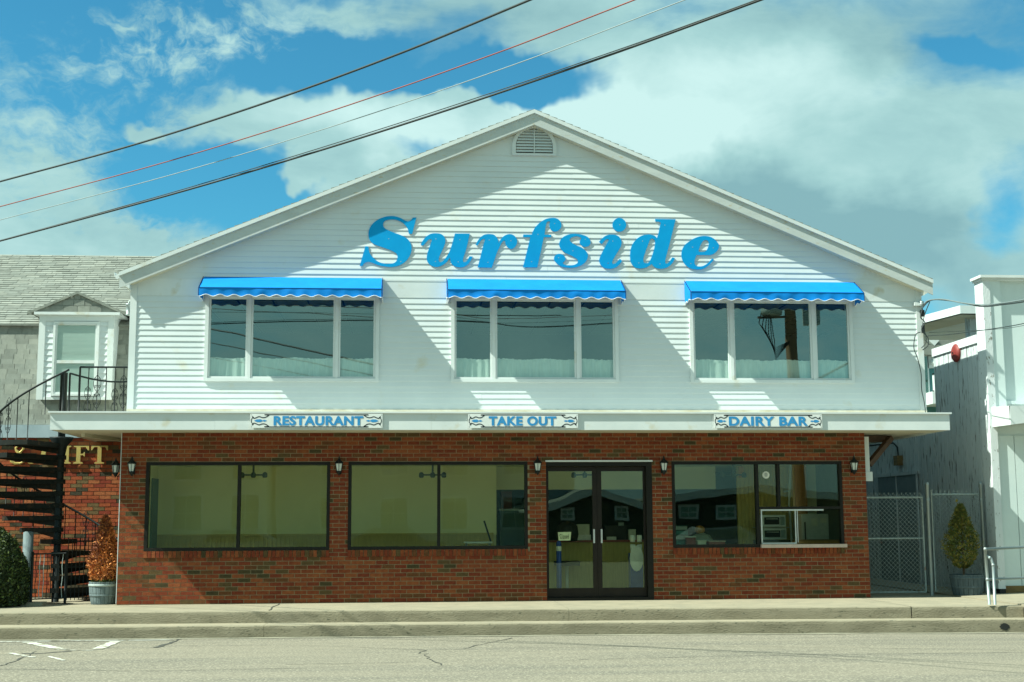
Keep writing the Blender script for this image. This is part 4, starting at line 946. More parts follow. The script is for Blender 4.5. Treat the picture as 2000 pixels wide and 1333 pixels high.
gold_letter([Gq], gx(80), gx(117), gz0, gz1, 'gold raised letter G mostly hidden behind the black stair treads')
q = MB(); ax0, ax1 = gx(20), gx(66); A = lambda a, b: (ax0+(ax1-ax0)*a, GY-.045, gz0+(gz1-gz0)*b)
amp = [(1.0, .04), (.85, .04), (.70, .22), (.45, .50), (.25, .74), (.22, .88), (.33, 1.0), (.50, .98), (.56, .84), (.46, .68), (.25, .52), (.06, .32), (.06, .14), (.22, .02), (.44, .02), (.64, .14), (.80, .34), (.86, .48)]
q.tube([A(*p) for p in amp], [.016, .022, .028, .030, .026, .02, .018, .022, .024, .018, .02, .028, .030, .026, .020, .016, .014, .012], 8)
tag(part('gold_letter', q, 'gold'), 'gold raised ampersand on the brick band, seen through the stair', 'sign letter', 'gold letters on the gift shop')
q = MB(); w0 = at(251, 607, 1.6); q.lathe([(.0, .14), (.05, .12), (.055, .10), (.05, .095), (.04, -.06), (.05, -.065), (.05, -.09), (0, -.1)], 8, tuple(w0)); q.tube([w0+Vector((0, 0, .13)), w0+Vector((0, 0, .17)), w0+Vector((.20, 0, .17))], .012, 6)
tag(part('eave_lantern', q, 'galv'), 'small grey lantern under the restaurant eave beside the dormer', 'lantern')

# ================================================================== SPIRAL STAIR
PX, PY, PR = -5.93, 1.0, 1.22
ST = thing('spiral_staircase', (PX, PY, 0), 'black iron spiral staircase with scrollwork rail rising to the canopy roof', 'staircase')
q = MB(); q.tube([(PX, PY, 0), (PX, PY, 3.88)], .060, 14); part('center_pole', q, 'iron', ST)
q = MB(); q.lathe([(.06, 2.40), (.10, 2.62), (.20, 2.74), (.20, 2.77), (.06, 2.775)], 14, (PX, PY, 0)); part('pole_bracket', q, 'iron', ST)
def pol(ang, r, z): t = radians(ang); return Vector((PX-r*cos(t), PY-r*sin(t), z))     # 0 = left, 90 = toward the street
treads = []; ang = 64; z = 2.66
while z > .05: treads.append((ang, z)); ang -= 17.6; z -= .203
def scroll(base, up, side, h):
    """wrought scrolls in the plane (side, up)"""
    q = MB(); r = .0045
    def spir(cx, cz, r0, a0, turns, sgn):
        return [base+side*(cx+sgn*r0*(1-t*.8)*cos(a0+turns*2*pi*t))+up*(cz+r0*(1-t*.8)*sin(a0+turns*2*pi*t)) for t in [i/12 for i in range(13)]]
    for sg in (-1, 1):
        for cz, a0, tn in ((.18, pi*.9, -1.2), (.34, -pi*.9, 1.2), (.48, pi*.9, -1.2), (.62, -pi*.9, 1.2)):
            q.tube(spir(sg*.030, cz*h/.8, .026, a0, tn, sg), r, 4, cap=False)
        pts = []
        for t in [i/16 for i in range(17)]:
            pts.append(base+side*(sg*(.058*abs(sin(2*pi*t))**.8+.004))+up*((.10+.58*t)*h/.8))
        q.tube(pts, r, 4, cap=False)
    return q
Z = Vector((0, 0, 1)); k = 0; RH = .64
for i, (a, z) in enumerate(treads):
    q = MB(); n = 5; w = 15
    top = []; 
    rim = [pol(a-w+2*w*j/n, PR, z) for j in range(n+1)]; inn_ = [pol(a-30, .07, z), pol(a+30, .07, z)]
    poly = [inn_[0]]+rim+[inn_[1]]; m = len(poly); vs = [p.copy() for p in poly]+[p-Z*.080 for p in poly]
    q.add(vs, [tuple(range(m)), tuple(reversed(range(m, 2*m)))]+[(j+m, (j+1) % m+m, (j+1) % m, j) for j in range(m)])
    pa, pb = pol(a, .05, z-.08), pol(a, PR-.08, z-.08); sd = Vector((sin(radians(a)), -cos(radians(a)), 0))*.012
    q.add([pa-sd, pb-sd, pb-sd-Z*.015, pa-sd-Z*.10, pa+sd, pb+sd, pb+sd-Z*.015, pa+sd-Z*.10], [(0, 3, 2, 1), (4, 5, 6, 7), (2, 3, 7, 6)])
    q.box(PX-.075, PX+.075, PY-.075, PY+.075, z-.07, z+.004)
    part('tread', q, 'iron_rust', ST)
    for j, da in enumerate((-4.5, 4.3)):
        p = pol(a+da, PR-.03, z-.03); zz = z+RH+(da)*.203/17.6
        part('baluster', MB().tube([p, Vector((p.x, p.y, zz))], .0085, 5), 'iron', ST)
        if (2*i+j) % 3 == 0:
            t = radians(a+da); side = Vector((sin(t), -cos(t), 0)); part('scrollwork', scroll(p+Z*.03, Z, side, .82), 'iron', ST)
q = MB(); pts = []
a0, z0 = treads[0]
t = a0+44
while t > treads[-1][0]-9: p = pol(t, PR-.03, z0+RH+(t-a0)*.203/17.6); pts.append(p); t -= 4
q.tube(pts, .019, 6); part('handrail', q, 'iron', ST)
for da in (14, 27, 40):
    p = pol(a0+da, PR-.03, 0); zb_ = z0-.03 if da < 20 else CT; part('baluster', MB().tube([Vector((p.x, p.y, zb_)), Vector((p.x, p.y, z0+RH+da*.203/17.6))], .0085 if da < 35 else .018, 5), 'iron', ST)
# landing rail on the canopy
LR = thing('balcony_railing', (-5.1, .6, CT), 'black iron railing with scrollwork standing on the canopy roof beside the dormer', 'railing')
def rail_run(A, Bp, h, nb, par, sc_every=3, sag=0):
    A = Vector(A); Bp = Vector(Bp); pts = [A.lerp(Bp, i/8)+Z*(h+sag*(1-sin(pi*i/8))) for i in range(9)]
    part('top_rail', MB().tube(pts, .017, 6), 'iron', par)
    side = (Bp-A).normalized()
    for i in range(nb+1):
        p = A.lerp(Bp, i/nb); tp = h+sag*(1-sin(pi*i/nb))
        part('baluster', MB().tube([p, p+Z*tp], .0085 if i else .018, 5), 'iron', par)
        if i % sc_every == 2: part('scrollwork', scroll(p+Z*.05, Z, side, h*.92), 'iron', par)
rail_run((-5.53, .45, CT), (-4.66, .45, CT), .85, 6, LR)
rail_run((-5.87, 1.15, CT), (-4.66, 2.0, CT), .72, 9, LR, 3, .10)
# low gate by the stair
GT = thing('stair_gate', (-6.05, .1, 0), 'low black iron gate with twisted pickets at the foot of the stair', 'gate')
p0, p1 = Vector((-6.06, .08, 0)), Vector((-5.90, .85, 0)); p0 = Vector((-6.07, .05, 0)); p1 = Vector((-5.62, .40, 0))
part('post', MB().tube([p0, p0+Z*.86], .022, 8), 'iron', GT); part('post', MB().tube([p1, p1+Z*.86], .022, 8), 'iron', GT)
part('top_rail', MB().tube([p0+Z*.82, p1+Z*.82], .014, 6), 'iron', GT); part('bottom_rail', MB().tube([p0+Z*.10, p1+Z*.10], .012, 6), 'iron', GT)
for i in range(1, 9):
    p = p0.lerp(p1, i/9); part('picket', MB().tube([p+Z*.10+Vector((.006*sin(j*1.3+i), .006*cos(j*1.1), j*.72/10)) for j in range(11)], .007, 5), 'galv_dull' if i in (2, 3, 8) else 'iron', GT)
GT2 = thing('picket_fence', (-5.2, .75, 0), 'low black iron picket fence in front of the bottom stair treads', 'fence')
p0, p1 = Vector((-5.60, .42, 0)), Vector((-4.74, .60, 0))
for zz in (.10, .60, 1.02): part('rail', MB().tube([p0+Z*zz, p1+Z*zz], .009, 5), 'iron', GT2)
for i in range(15): p = p0.lerp(p1, i/14); part('picket', MB().tube([p+Z*.06, p+Z*1.08], .0065, 5), 'iron', GT2)
q = MB(); q.box(-6.20, -5.86, -.06, .22, -.0, .055); tag(part('footing', q, 'concrete_top'), 'small concrete footing under the gate post', 'footing')
q = MB(); w0 = at(56, 1040, .9); q.lathe([(.085, -.1), (.085, w0.z), (.05, w0.z+.012), (0, w0.z+.012)], 14, (w0.x, .9, 0)); tag(part('vent_pipe', q, 'barrel'), 'short grey pipe standing behind the green hedge', 'pipe')

# ================================================================== PLANTS
def leaves(mb, pts, size, mats_n, rnd, vertical=.0, long=1.0):
    for p, nrm, mi in pts:
        s = size*rnd.uniform(.6, 1.4); a = Vector((rnd.gauss(0, 1), rnd.gauss(0, 1), rnd.gauss(0, 1))).normalized()
        a = (a*(1-vertical)+Vector((0, 0, 1))*vertical+nrm*.5).normalized(); b = a.cross(Vector((rnd.gauss(0, 1), rnd.gauss(0, 1), rnd.gauss(0, 1)))).normalized()
        mb.add([p-b*s*.5, p+a*s*long*.6-b*s*.15, p+a*s*long+b*s*.05, p+b*s*.5], [(0, 1, 2, 3)], mi)
def planter(loc, rt, rb_, h, label, grp='barrel planters', bm='barrel'):
    R = thing('barrel_planter', loc, label, 'planter', grp); x, y, z = loc; nst = 20
    for i in range(nst):
        t0, t1 = 2*pi*i/nst+.012, 2*pi*(i+1)/nst-.012; q = MB(); pr = [(rb_, 0), (rb_+(rt-rb_)*.5+.01, h*.5), (rt, h), (rt-.025, h), (rb_-.02, 0)]
        vs = [(x+r*cos(t), y+r*sin(t), z+zz) for r, zz in pr for t in (t0, (t0+t1)/2, t1)]
        q.add(vs, [(3*a+b, 3*a+b+1, 3*a+b+4, 3*a+b+3) for a in range(4) for b in range(2)]); part('stave', q, bm, R)
    for zz in (.16*h/.4, .34*h/.4): 
        r = rb_+(rt-rb_)*zz/h+.008; part('hoop', MB().lathe([(r, zz-.018), (r+.004, zz-.016), (r+.004, zz+.016), (r, zz+.018)], 28, loc), bm if bm != 'barrel' or zz < .2 else 'galv_dull', R)
    q = MB(); q.lathe([(0, h-.03), (rt-.02, h-.035)], 20, loc); part('soil', q, 'soil', R)
    return R
def cone_shrub(name, base, prof, n, mats, size, label, cat, rnd, rule, trunk=.02, lump=.18, group=None):
    R = thing(name, base, label, cat, group); bx, by, bz = base; q = MB(); pts = []
    H = prof[-1][0]
    for _ in range(n):
        z = rnd.random()**.9*H; t = rnd.uniform(0, 2*pi)
        for (za, ra), (zb, rb2) in zip(prof[:-1], prof[1:]):
            if za <= z <= zb: r = ra+(rb2-ra)*(z-za)/(zb-za); break
        nn = mn.noise(Vector((cos(t)*1.6+bx, sin(t)*1.6, z*3.2))); nf = mn.noise(Vector((cos(t)*4+bx, sin(t)*4, z*9)))
        rr = r*(1+lump*nn*1.6+lump*1.5*nf)*(rnd.random()**.22)*(1.14 if rnd.random() < .07 else 1)
        p = Vector((bx+rr*cos(t), by+rr*sin(t), bz+z)); nrm = Vector((cos(t), sin(t), .25)); pts.append((p, nrm, rule(p, z/H, t, nf, rnd)))
    leaves(q, pts, size, len(mats), rnd, .35, 1.9); part('crown', q, mats, R)
    part('trunk', MB().tube([(bx, by, bz-.15), (bx+.01, by, bz+.2), (bx, by, bz+H*.8)], [trunk, trunk*.8, trunk*.2], 6), 'bark', R); return R
pl1 = (-4.985, .22, 0); pl2 = (9.50, .05, 0)
pl1 = (-4.99, .33, 0)
planter(pl1, .235, .19, .36, 'grey wooden barrel planter holding the dead orange conifer, left of the brick wall')
cone_shrub('potted_conifer', (pl1[0], pl1[1], .33), [(0, .17), (.12, .23), (.35, .24), (.55, .19), (.8, .12), (1.02, .05), (1.1, .01)], 7500, ['dead', 'dead_dark', 'conifer'], .022, 'dead orange brown conifer shrub in the barrel beside the brick wall', 'shrub', random.Random(2),
           lambda p, h, t, nf, r: 2 if h < .05 else (1 if (r.random() < (.75 if (p.x < pl1[0]-.02+.3*(h-.5) and h > .35) else .22)) else 0))
p2 = at(1889, 1165, .05)
planter((9.54, .20, .02), .285, .235, .35, 'dark grey barrel planter holding the green conifer, before the chain link fence', bm='barrel_dark')
cone_shrub('potted_conifer', (9.49, .20, .47), [(0, .05), (.07, .16), (.25, .27), (.45, .25), (.62, .19), (.85, .12), (1.0, .07), (1.08, .015)], 6500, ['conifer', 'conifer_y'], .022, 'green and yellow conical conifer in the barrel before the chain link fence', 'shrub', random.Random(4),
           lambda p, h, t, nf, r: 1 if r.random() < (.32+.5*nf) else 0, lump=.30)
part('stem', MB().tube([(9.44, .20, 1.5), (9.43, .20, 1.64)], .004, 4).add([(9.40, .20, 1.61), (9.43, .20, 1.60), (9.46, .20, 1.62), (9.43, .20, 1.66)], [(0, 1, 2, 3)]), 'conifer_y', [o for o in bpy.data.objects if o.name.startswith('potted_conifer')][-1])
# round clipped hedge at the left edge
R = thing('hedge_bush', (-6.85, -.15, 0), 'round clipped dark green bush at the left edge beside the stair', 'bush'); rnd = random.Random(6); q = MB(); pts = []
cx, cy = -6.85, .05
for _ in range(26000):
    u = rnd.uniform(-.15, 1); t = rnd.uniform(0, 2*pi); r = .72*sqrt(max(0, 1-max(0, u)**2.6))*(.92 if u < 0 else 1); z = .08+1.24*max(0, u) if u >= 0 else .08*(1+u/.15)+0.02
    if rnd.random() < .3: z = rnd.uniform(.02, .9); r = .72*sqrt(max(0, 1-(max(0, z-.08)/1.24)**2.6))
    k = (1.05 if rnd.random() < .06 else 1)*(1+.12*mn.noise(Vector((cos(t)*3, sin(t)*3, z*4)))+.10*mn.noise(Vector((cos(t)*9, sin(t)*9, z*11))))*rnd.random()**.10
    p = Vector((cx+r*k*cos(t), cy+r*k*sin(t), z*(.97+.06*mn.noise(Vector((cos(t)*4, sin(t)*4, z*5))))))
    pts.append((p, Vector((cos(t), sin(t), .6)), 1 if rnd.random() < .30 else 0))
leaves(q, pts, .030, 2, rnd, .1, 1.2); part('foliage', q, ['leaf_dark', 'leaf_pale'], R)
q = MB(); q.lathe([(0, .02), (.56, .05), (.60, .5), (.52, .9), (.3, 1.1), (0, 1.16)], 20, (cx, cy, 0)); part('inner_foliage', q, 'leaf_dark', R)
q = MB()
for k in range(9): t = k*.7; q.tube([(cx+.03*cos(t), cy+.03*sin(t), 0), (cx+.18*cos(t), cy+.18*sin(t), .4), (cx+.4*cos(t), cy+.4*sin(t), .8)], [.02, .014, .006], 5)
part('trunk', q, 'bark', R)

# ================================================================== RIGHT BUILDING
RX, RYf = at(1938, 900, .22).x, .22
RBd = thing('white_side_building', (RX+3, 3, 0), 'peeling white wooden building with a false front at the right edge', 'building')
def rz_(py): return at(1938, py, RYf).z
ztrim = rz_(660)
RYb = 11.0
# side wall with vertical grooved boards
def on_side(px, py, X=None):
    X = RX if X is None else X; d = CF*FPX + CR*(px-1000) - CU*(py-666.5); s = (X-CAMLOC.x)/d.x; return CAMLOC+d*s
RYu = on_side(1826, 750).y; print('RYu', RYu, 'RX', RX)
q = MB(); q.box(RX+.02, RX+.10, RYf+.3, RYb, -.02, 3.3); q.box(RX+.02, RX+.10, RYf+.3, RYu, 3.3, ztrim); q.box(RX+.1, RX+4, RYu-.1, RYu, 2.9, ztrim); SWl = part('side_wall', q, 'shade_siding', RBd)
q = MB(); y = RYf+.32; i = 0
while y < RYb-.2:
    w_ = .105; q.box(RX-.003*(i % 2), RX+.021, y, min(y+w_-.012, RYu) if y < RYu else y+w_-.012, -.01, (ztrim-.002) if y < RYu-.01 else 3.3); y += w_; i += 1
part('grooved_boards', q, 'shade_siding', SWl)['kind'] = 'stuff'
q = MB(); q.box(RX-.034, RX+.12, RYf+.30, RYu, ztrim-.05, ztrim+.10); part('wall_trim', q, 'peel_white', RBd)
q = MB(); q.box(RX-.03, RX+.10, RYf-.05, RYf+.29, .12, rz_(545)); part('corner_boards', q, 'peel_white', RBd)
q = MB(); q.box(RX-.002, RX+.098, RYf-.04, RYf+.28, .0, .118); part('corner_base', q, 'black', RBd)
# false front
FT = rz_(545)
q = MB(); q.box(RX+.10, RX+7, RYf+.03, RYf+.2, .16, FT); part('front_wall', q, 'pale_panel', RBd)
q = MB(); q.box(RX+.10, RX+.30, RYf-.03, RYf+.03, 2.95, FT-.03); part('pilaster', q, 'pale_panel', RBd)
q = MB(); q.box(RX+.30, RX+7, RYf-.0, RYf+.03, rz_(790), rz_(783)); part('panel_trim', q, 'pale_panel', RBd)
q = MB(); q.box(RX-.10, RX+7, RYf-.14, RYf+.3, FT, FT+.045); q.box(RX-.06, RX+7, RYf-.09, RYf+.3, FT-.035, FT); part('cornice', q, 'trim', RBd)
q = MB()
for i in range(14): q.box(RX+.12+i*.30, RX+.12+i*.30+.288, RYf+.005, RYf+.03, .17, 2.75)
part('panel_board', q, 'pale_panel', RBd)
q = MB(); q.box(RX+.12, RX+7, RYf+.0, RYf+.2, .03, .165); part('sill_beam', q, 'brown_wood', RBd)
# shed canopy on the front
q = MB(); zt, zb = rz_(800), rz_(836); x = RX+.02
q.prism([(x, zt), (x+7, zt+.02), (x+7, zb+.35), (x+1.3, zb+.16), (x, zb)], RYf-.75, RYf-.72); q.add([(x, RYf-.72, zb), (x+1.3, RYf-.72, zb+.16), (x+7, RYf-.72, zb+.35), (x+7, RYf, zb+.36), (x+1.3, RYf, zb+.17), (x, RYf, zb+.01), (x, RYf-.75, zt), (x+7, RYf-.75, zt+.02), (x+7, RYf, zt+.06), (x, RYf, zt+.04)], [(0, 1, 4, 5), (1, 2, 3, 4), (6, 7, 8, 9), (0, 5, 9, 6)])
part('front_canopy', q, 'trim', RBd)
# set back upper wall and roof with deep eave
uz0 = ztrim+.13
e1 = at(1875, 597, 3.0); e2 = at(1925, 601, 3.0); e3 = at(1806, 640, 7.5)
q = MB(); q.quad((RX+.1, RYf+.2, ztrim-.05), (RX+6, RYf+.2, ztrim-.05), (RX+6, RYu, ztrim-.05), (RX+.1, RYu, ztrim-.05)); part('low_roof', q, 'shingle', RBd)
UX = e1.x+.42
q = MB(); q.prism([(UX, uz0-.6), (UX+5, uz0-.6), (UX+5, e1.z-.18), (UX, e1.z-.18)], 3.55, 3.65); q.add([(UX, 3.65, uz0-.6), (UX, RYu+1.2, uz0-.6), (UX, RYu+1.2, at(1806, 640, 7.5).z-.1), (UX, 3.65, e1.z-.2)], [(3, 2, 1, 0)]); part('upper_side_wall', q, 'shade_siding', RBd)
q = MB(); xe = e1.x; thk = .16
vs = [(xe, 3.0, e1.z), (xe+6, 3.0, e1.z), (xe+6, 9, e3.z-.2), (xe, 9, at(1800, 643, 9).z)]; zz3 = e1.z-(e1.z-e3.z)/4.5*6
vs = [(xe, 3.0, e1.z), (xe+6, 3.0, e1.z), (xe+6, 9, zz3), (xe, 9, zz3)]
vs += [(a, b, c_-thk) for a, b, c_ in vs]
q.add(vs, [(0, 1, 2, 3), (7, 6, 5, 4), (0, 4, 5, 1), (3, 7, 4, 0), (1, 5, 6, 2), (2, 6, 7, 3)]); part('eave_roof', q, 'trim', RBd)
q = MB(); q.add([(xe+.02, 3.02, e1.z-thk-.02), (xe+.02, 9, zz3-thk-.02), (UX+.3, 9, zz3-thk-.03), (UX+.3, 3.02, e1.z-thk-.03)], [(0, 1, 2, 3)]); part('eave_soffit', q, 'soffit', RBd)
# bell, door, conduit on the side wall
def on_side(px, py, X=None):
    X = RX if X is None else X; d = CF*FPX + CR*(px-1000) - CU*(py-666.5); s = (X-CAMLOC.x)/d.x; return CAMLOC+d*s
b = on_side(1870, 690); R = thing('alarm_bell', (RX-.01, b.y, b.z), 'round red alarm bell high on the peeling side wall', 'bell')
q = MB(); pr = [(0, 0.075), (.10, .070), (.14, .055), (.165, .035), (.17, .02), (.17, .0)]; n = 24
vs = [(RX-.012-zz, b.y+r*cos(2*pi*j/n), b.z+r*sin(2*pi*j/n)) for r, zz in pr for j in range(n)]; q.add(vs, [(i*n+j, (i+1)*n+j, (i+1)*n+(j+1) % n, i*n+(j+1) % n) for i in range(5) for j in range(n)], 0, True); part('gong', q, 'red_bell', R)
part('bolt', MB().box(RX-.10, RX-.08, b.y-.015, b.y+.015, b.z-.015, b.z+.015), 'black', R)
a = on_side(1717, 918); c_ = on_side(1792, 908); q = MB(); zt_ = 2.2
q.box(RX-.035, RX-.004, c_.y, a.y, 0, zt_); DR = part('side_door', q, 'alley_paint', RBd)
q = MB(); q.box(RX-.06, RX-.004, c_.y-.09, a.y+.09, zt_, zt_+.07); q.box(RX-.055, RX-.036, c_.y-.06, c_.y, 0, zt_); q.box(RX-.055, RX-.036, (a.y+c_.y)/2-.01, (a.y+c_.y)/2+.02, 0, zt_); part('door_casing', q, 'shade_siding', DR)
b1, b2 = on_side(1746, 876), on_side(1760, 900); q = MB(); yy = b2.y
R = thing('junction_box', (RX-.02, yy, b2.z), 'small brown electrical box with curved conduit on the side wall above the alley door', 'junction box')
part('box', MB().box(RX-.12, RX-.01, yy-.12, yy+.12, b2.z-.10, b2.z+.10), 'brown_wood', R)
pts = [Vector((RX-.06, yy, b2.z+.1)), Vector((RX-.06, yy+.03, b2.z+.28)), Vector((RX-.06, yy+.25, b2.z+.38)), Vector((RX-.06, yy+3.0, b2.z+.42))]; part('conduit', MB().tube(pts, .018, 6), 'iron', R)
# alley back wall
q = MB(); q.box(XR+.05, RX, 9.0, 9.1, 0, 3.6); tag(part('alley_back_wall', q, 'alley_paint'), 'dark teal wall closing the alley behind the chain link gate', 'wall')
# teal house far behind
R = thing('teal_house', (14.5, 26, 0), 'teal house with white trim and balcony glimpsed between the two buildings', 'house'); Yh = 24.0
A_ = lambda px, py: at(px, py, Yh)
x0, x1 = A_(1775, 700).x, A_(1905, 700).x; zr = A_(1810, 690).z; zg = A_(1810, 655).z
q = MB(); q.box(x0, x1, Yh, Yh+8, -.3, zr); part('wall', q, 'teal_house', R)
q = MB(); q.box(x0-.3, x1+.3, Yh-.3, Yh+.02, A_(1810, 695).z, A_(1810, 676).z); q.prism([(x0-.3, zr), (A_(1797, 660).x, A_(1797, 632).z), (x1+.3, zr)], Yh-.1, Yh+8); part('roof', q, ['shingle'], R)
q = MB(); q.box(A_(1797, 700).x, A_(1812, 700).x, Yh-.06, Yh, A_(1800, 770).z, A_(1800, 693).z); wn_ = part('window', q, 'trim', R); q = MB(); q.box(A_(1801, 700).x, A_(1809, 700).x, Yh-.08, Yh-.061, A_(1800, 768).z, A_(1800, 697).z); part('pane', q, 'glass_far', wn_)
q = MB(); q.bar(A_(1802, 652)+Vector((0, -.2, 0)), A_(1824, 672)+Vector((0, -.2, 0)), .22, .3); part('gable_trim', q, 'trim', R)
q = MB(); zt, zb = A_(1810, 740).z, A_(1810, 772).z
for i in range(14): x = A_(1796, 700).x+i*.14; q.box(x, x+.02, Yh-1.2, Yh-1.18, zb, zt)
q.box(A_(1794, 700).x, x1, Yh-1.22, Yh-1.16, zt, zt+.06); q.box(A_(1794, 700).x, x1, Yh-1.22, Yh-1.16, zb, zb+.05); part('balcony_rail', q, 'iron', R)
q = MB(); q.box(A_(1790, 700).x, x1, Yh-1.3, Yh, A_(1810, 795).z, zb); part('balcony', q, 'trim', R)
q = MB(); 
for px in (1800, ): q.box(A_(px, 700).x-.08, A_(px, 700).x+.08, Yh-1.25, Yh-1.10, zb, zt)
part('balcony_post', q, 'trim', R)
w0 = A_(1820, 709); q = MB(); q.lathe([(0, .12), (.08, .08), (.1, 0), (.08, -.08), (0, -.1)], 10, (w0.x, Yh-.15, w0.z)); q.box(w0.x-.18, w0.x+.1, Yh-.06, Yh-.01, w0.z-.2, w0.z+.25, 0); part('porch_lamp', q, 'trim', R)

# ================================================================== CHAIN LINK FENCE
FYf = .52
def fence(x0, x1, z0, z1, label, cat, name, gate=False):
    R = thing(name, ((x0+x1)/2, FYf, 0), label, cat)
    q = MB(); q.tube([(x0, FYf, z1), (x1, FYf, z1)], .017, 8); part('top_rail', q, 'galv_dull', R)
    if gate:
        for zz in (z0, .98): part('rail', MB().tube([(x0, FYf, zz), (x1, FYf, zz)], .015, 8), 'galv_dull', R)
        for xx in (x0+.01, x1-.01): part('upright', MB().tube([(xx, FYf, z0), (xx, FYf, z1)], .016, 8), 'galv_dull', R)
    s = .078; w = MB(); yz = FYf-.02; r = .0034
    H = z1-z0+.05; k0 = int(-H/s)-1; k1 = int((x1-x0)/s)+1
    for k in range(k0, k1+1):
        for dr in (1, -1):
            # wire from bottom to top at 45 degrees
            xa = x0+k*s if dr > 0 else x1-k*s
            pts = []
            ta = 0; tb = H
            if dr > 0: ta = max(0, x0-xa); tb = min(H, x1-xa)
            else: ta = max(0, xa-x1); tb = min(H, xa-x0)
            if tb-ta < .03: continue
            pA = (xa+dr*ta, yz-.003*dr, z0+ta); pB = (xa+dr*tb, yz-.003*dr, z0+tb); w.tube([pA, pB], r, 3, cap=False)
    x = x0
    while x < x1: w.bar((x, yz, z1+.045), (x+.012, yz, z1+.085), .004); w.bar((x, yz, z1+.045), (x-.010, yz, z1+.080), .004); x += s
    part('wire_mesh', w, 'galv_dull', R)['kind'] = 'stuff'
    return R
gx0 = XR+.02; gx1 = at(1806, 1000, FYf).x-.03
zt1 = at(1750, 972, FYf).z
g1 = fence(gx0, gx1, .06, zt1, 'tall chain link gate closing the alley beside the brick wall', 'gate', 'chain_link_gate', True)
px1 = at(1811, 1000, FYf).x+.02; px2 = RX-.10
def post(x, z1, label):
    q = MB(); q.lathe([(.032, 0), (.032, z1), (.036, z1+.005), (.030, z1+.04), (0, z1+.06)], 12, (x, FYf, 0))
    for zz in (.35, 1.0, z1-.25): q.lathe([(.036, zz-.02), (.038, zz), (.036, zz+.02)], 12, (x, FYf, 0))
    return tag(part('fence_post', q, 'galv'), label, 'post', 'galvanised fence posts')
post(px1, 1.90, 'galvanised fence post between the chain link gate and the fence panel')
post(px2, 1.90, 'galvanised fence post beside the right building corner')
f2 = fence(px1+.07, px2-.05, .06, zt1+.05, 'chain link fence panel behind the green potted conifer', 'fence', 'chain_link_fence')
part('tension_bar', MB().tube([(px1+.06, FYf-.02, .06), (px1+.06, FYf-.02, zt1+.13)], .010, 6), 'galv_dull', f2)
# ================================================================== PIPE HANDRAIL
HR = thing('pipe_handrail', (9.75, -.9, 0), 'grey galvanised pipe handrail on the raised ramp at the right edge', 'handrail')
hb0 = atz(1930, 1180, .03); hx, hy = hb0.x+.02, hb0.y
hT = at(1921, 1073, hy)
hM = at(1926, 1132, hy)
part('post', MB().tube([(hx, hy, .02), (hx-.02, hy, hT.z)], .022, 10), 'galv', HR)
h2 = atz(1942, 1180, .03); e2_ = at(1935, 1104, hy)
part('front_loop', MB().tube([(h2.x, hy-.04, .02), (e2_.x+.02, hy-.04, e2_.z), (hT.x+.10, hy-.02, hT.z-.14), (hx-.015, hy, hT.z-.10)], .022, 10), 'galv', HR)
part('top_rail', MB().tube([(hx-.02, hy, hT.z), (hx+1.2, hy, hT.z+.055), (hx+6, hy, hT.z+.25)], .022, 10), 'galv', HR)
part('mid_rail', MB().tube([(hx-.01, hy, hM.z), (hx+1.2, hy, hM.z+.04), (hx+6, hy, hM.z+.22)], .019, 10), 'galv', HR)
for p, r in (((hx-.02, hy, hT.z), .030), ((hx-.01, hy, hM.z), .030), ((e2_.x+.02, hy-.04, e2_.z), .028), ((hT.x+.08, hy-.02, hT.z-.13), .027)):
    q = MB(); q.lathe([(0, -r), (r*.8, -r*.7), (r, 0), (r*.8, r*.7), (0, r)], 10, p); part('fitting', q, 'galv', HR)
for i in range(1, 4): part('post', MB().tube([(hx+i*1.5, hy, .05+.03*i), (hx+i*1.5, hy, hT.z+.06*i)], .022, 10), 'galv', HR)

# ================================================================== SERVICE CABLES ON THE RIGHT
def wire(pts, r, m, label, name='cable', grp=None, n=5, sub=8):
    P = [Vector(p) for p in pts]; out_ = []
    for i in range(len(P)-1):
        p0 = P[max(i-1, 0)]; p1 = P[i]; p2 = P[i+1]; p3 = P[min(i+2, len(P)-1)]
        for j in range(sub):
            t = j/sub; out_.append(.5*((2*p1)+(p2-p0)*t+(2*p0-5*p1+4*p2-p3)*t*t+(3*p1-3*p2+p3-p0)*t**3))
    out_.append(P[-1]); return tag(part(name, MB().tube(out_, r, n), m), label, 'cable', grp)
sm = lambda px, py, Y=-.10: at(px, py, Y)
hook = sm(1800, 594, -.08)
wire([sm(1802, 600), sm(1812, 588, -.2), sm(1840, 585, -.8), sm(1880, 592, -1.6), sm(1920, 596, -2.4), sm(1960, 592, -3.2), sm(2010, 584, -4.2), sm(2200, 550, -7.5)], .012, 'service_grey', 'thick grey twisted service cable running from the wall corner to the right edge')
wire([sm(1800, 604), sm(1818, 587, -.25), sm(1850, 587, -.85), sm(1890, 594, -1.65), sm(1920, 599, -2.4), sm(1960, 595, -3.2), sm(2010, 588, -4.2), sm(2200, 556, -7.5)], .011, 'cable', 'black service cable twisted along the thick grey one at the right')
wire([sm(1812, 656), sm(1850, 654, -1), sm(1900, 648, -2), sm(1950, 641, -3), sm(2010, 630, -4.2), sm(2200, 585, -7.5)], .007, 'cable', 'thin black cable crossing the alley below the thick service cable')
wire([sm(1815, 650, .3), sm(1880, 647, -1), sm(1950, 643, -3), sm(2010, 634, -4.2), sm(2200, 590, -7.5)], .004, 'cable', 'finest black wire joining the thin cable over the alley')
wire([sm(1802, 604), sm(1798, 620), sm(1806, 630), sm(1800, 645), sm(1812, 660), sm(1812, 675), sm(1802, 684)], .010, 'cable', 'black cable looping down from the service hook at the wall corner')
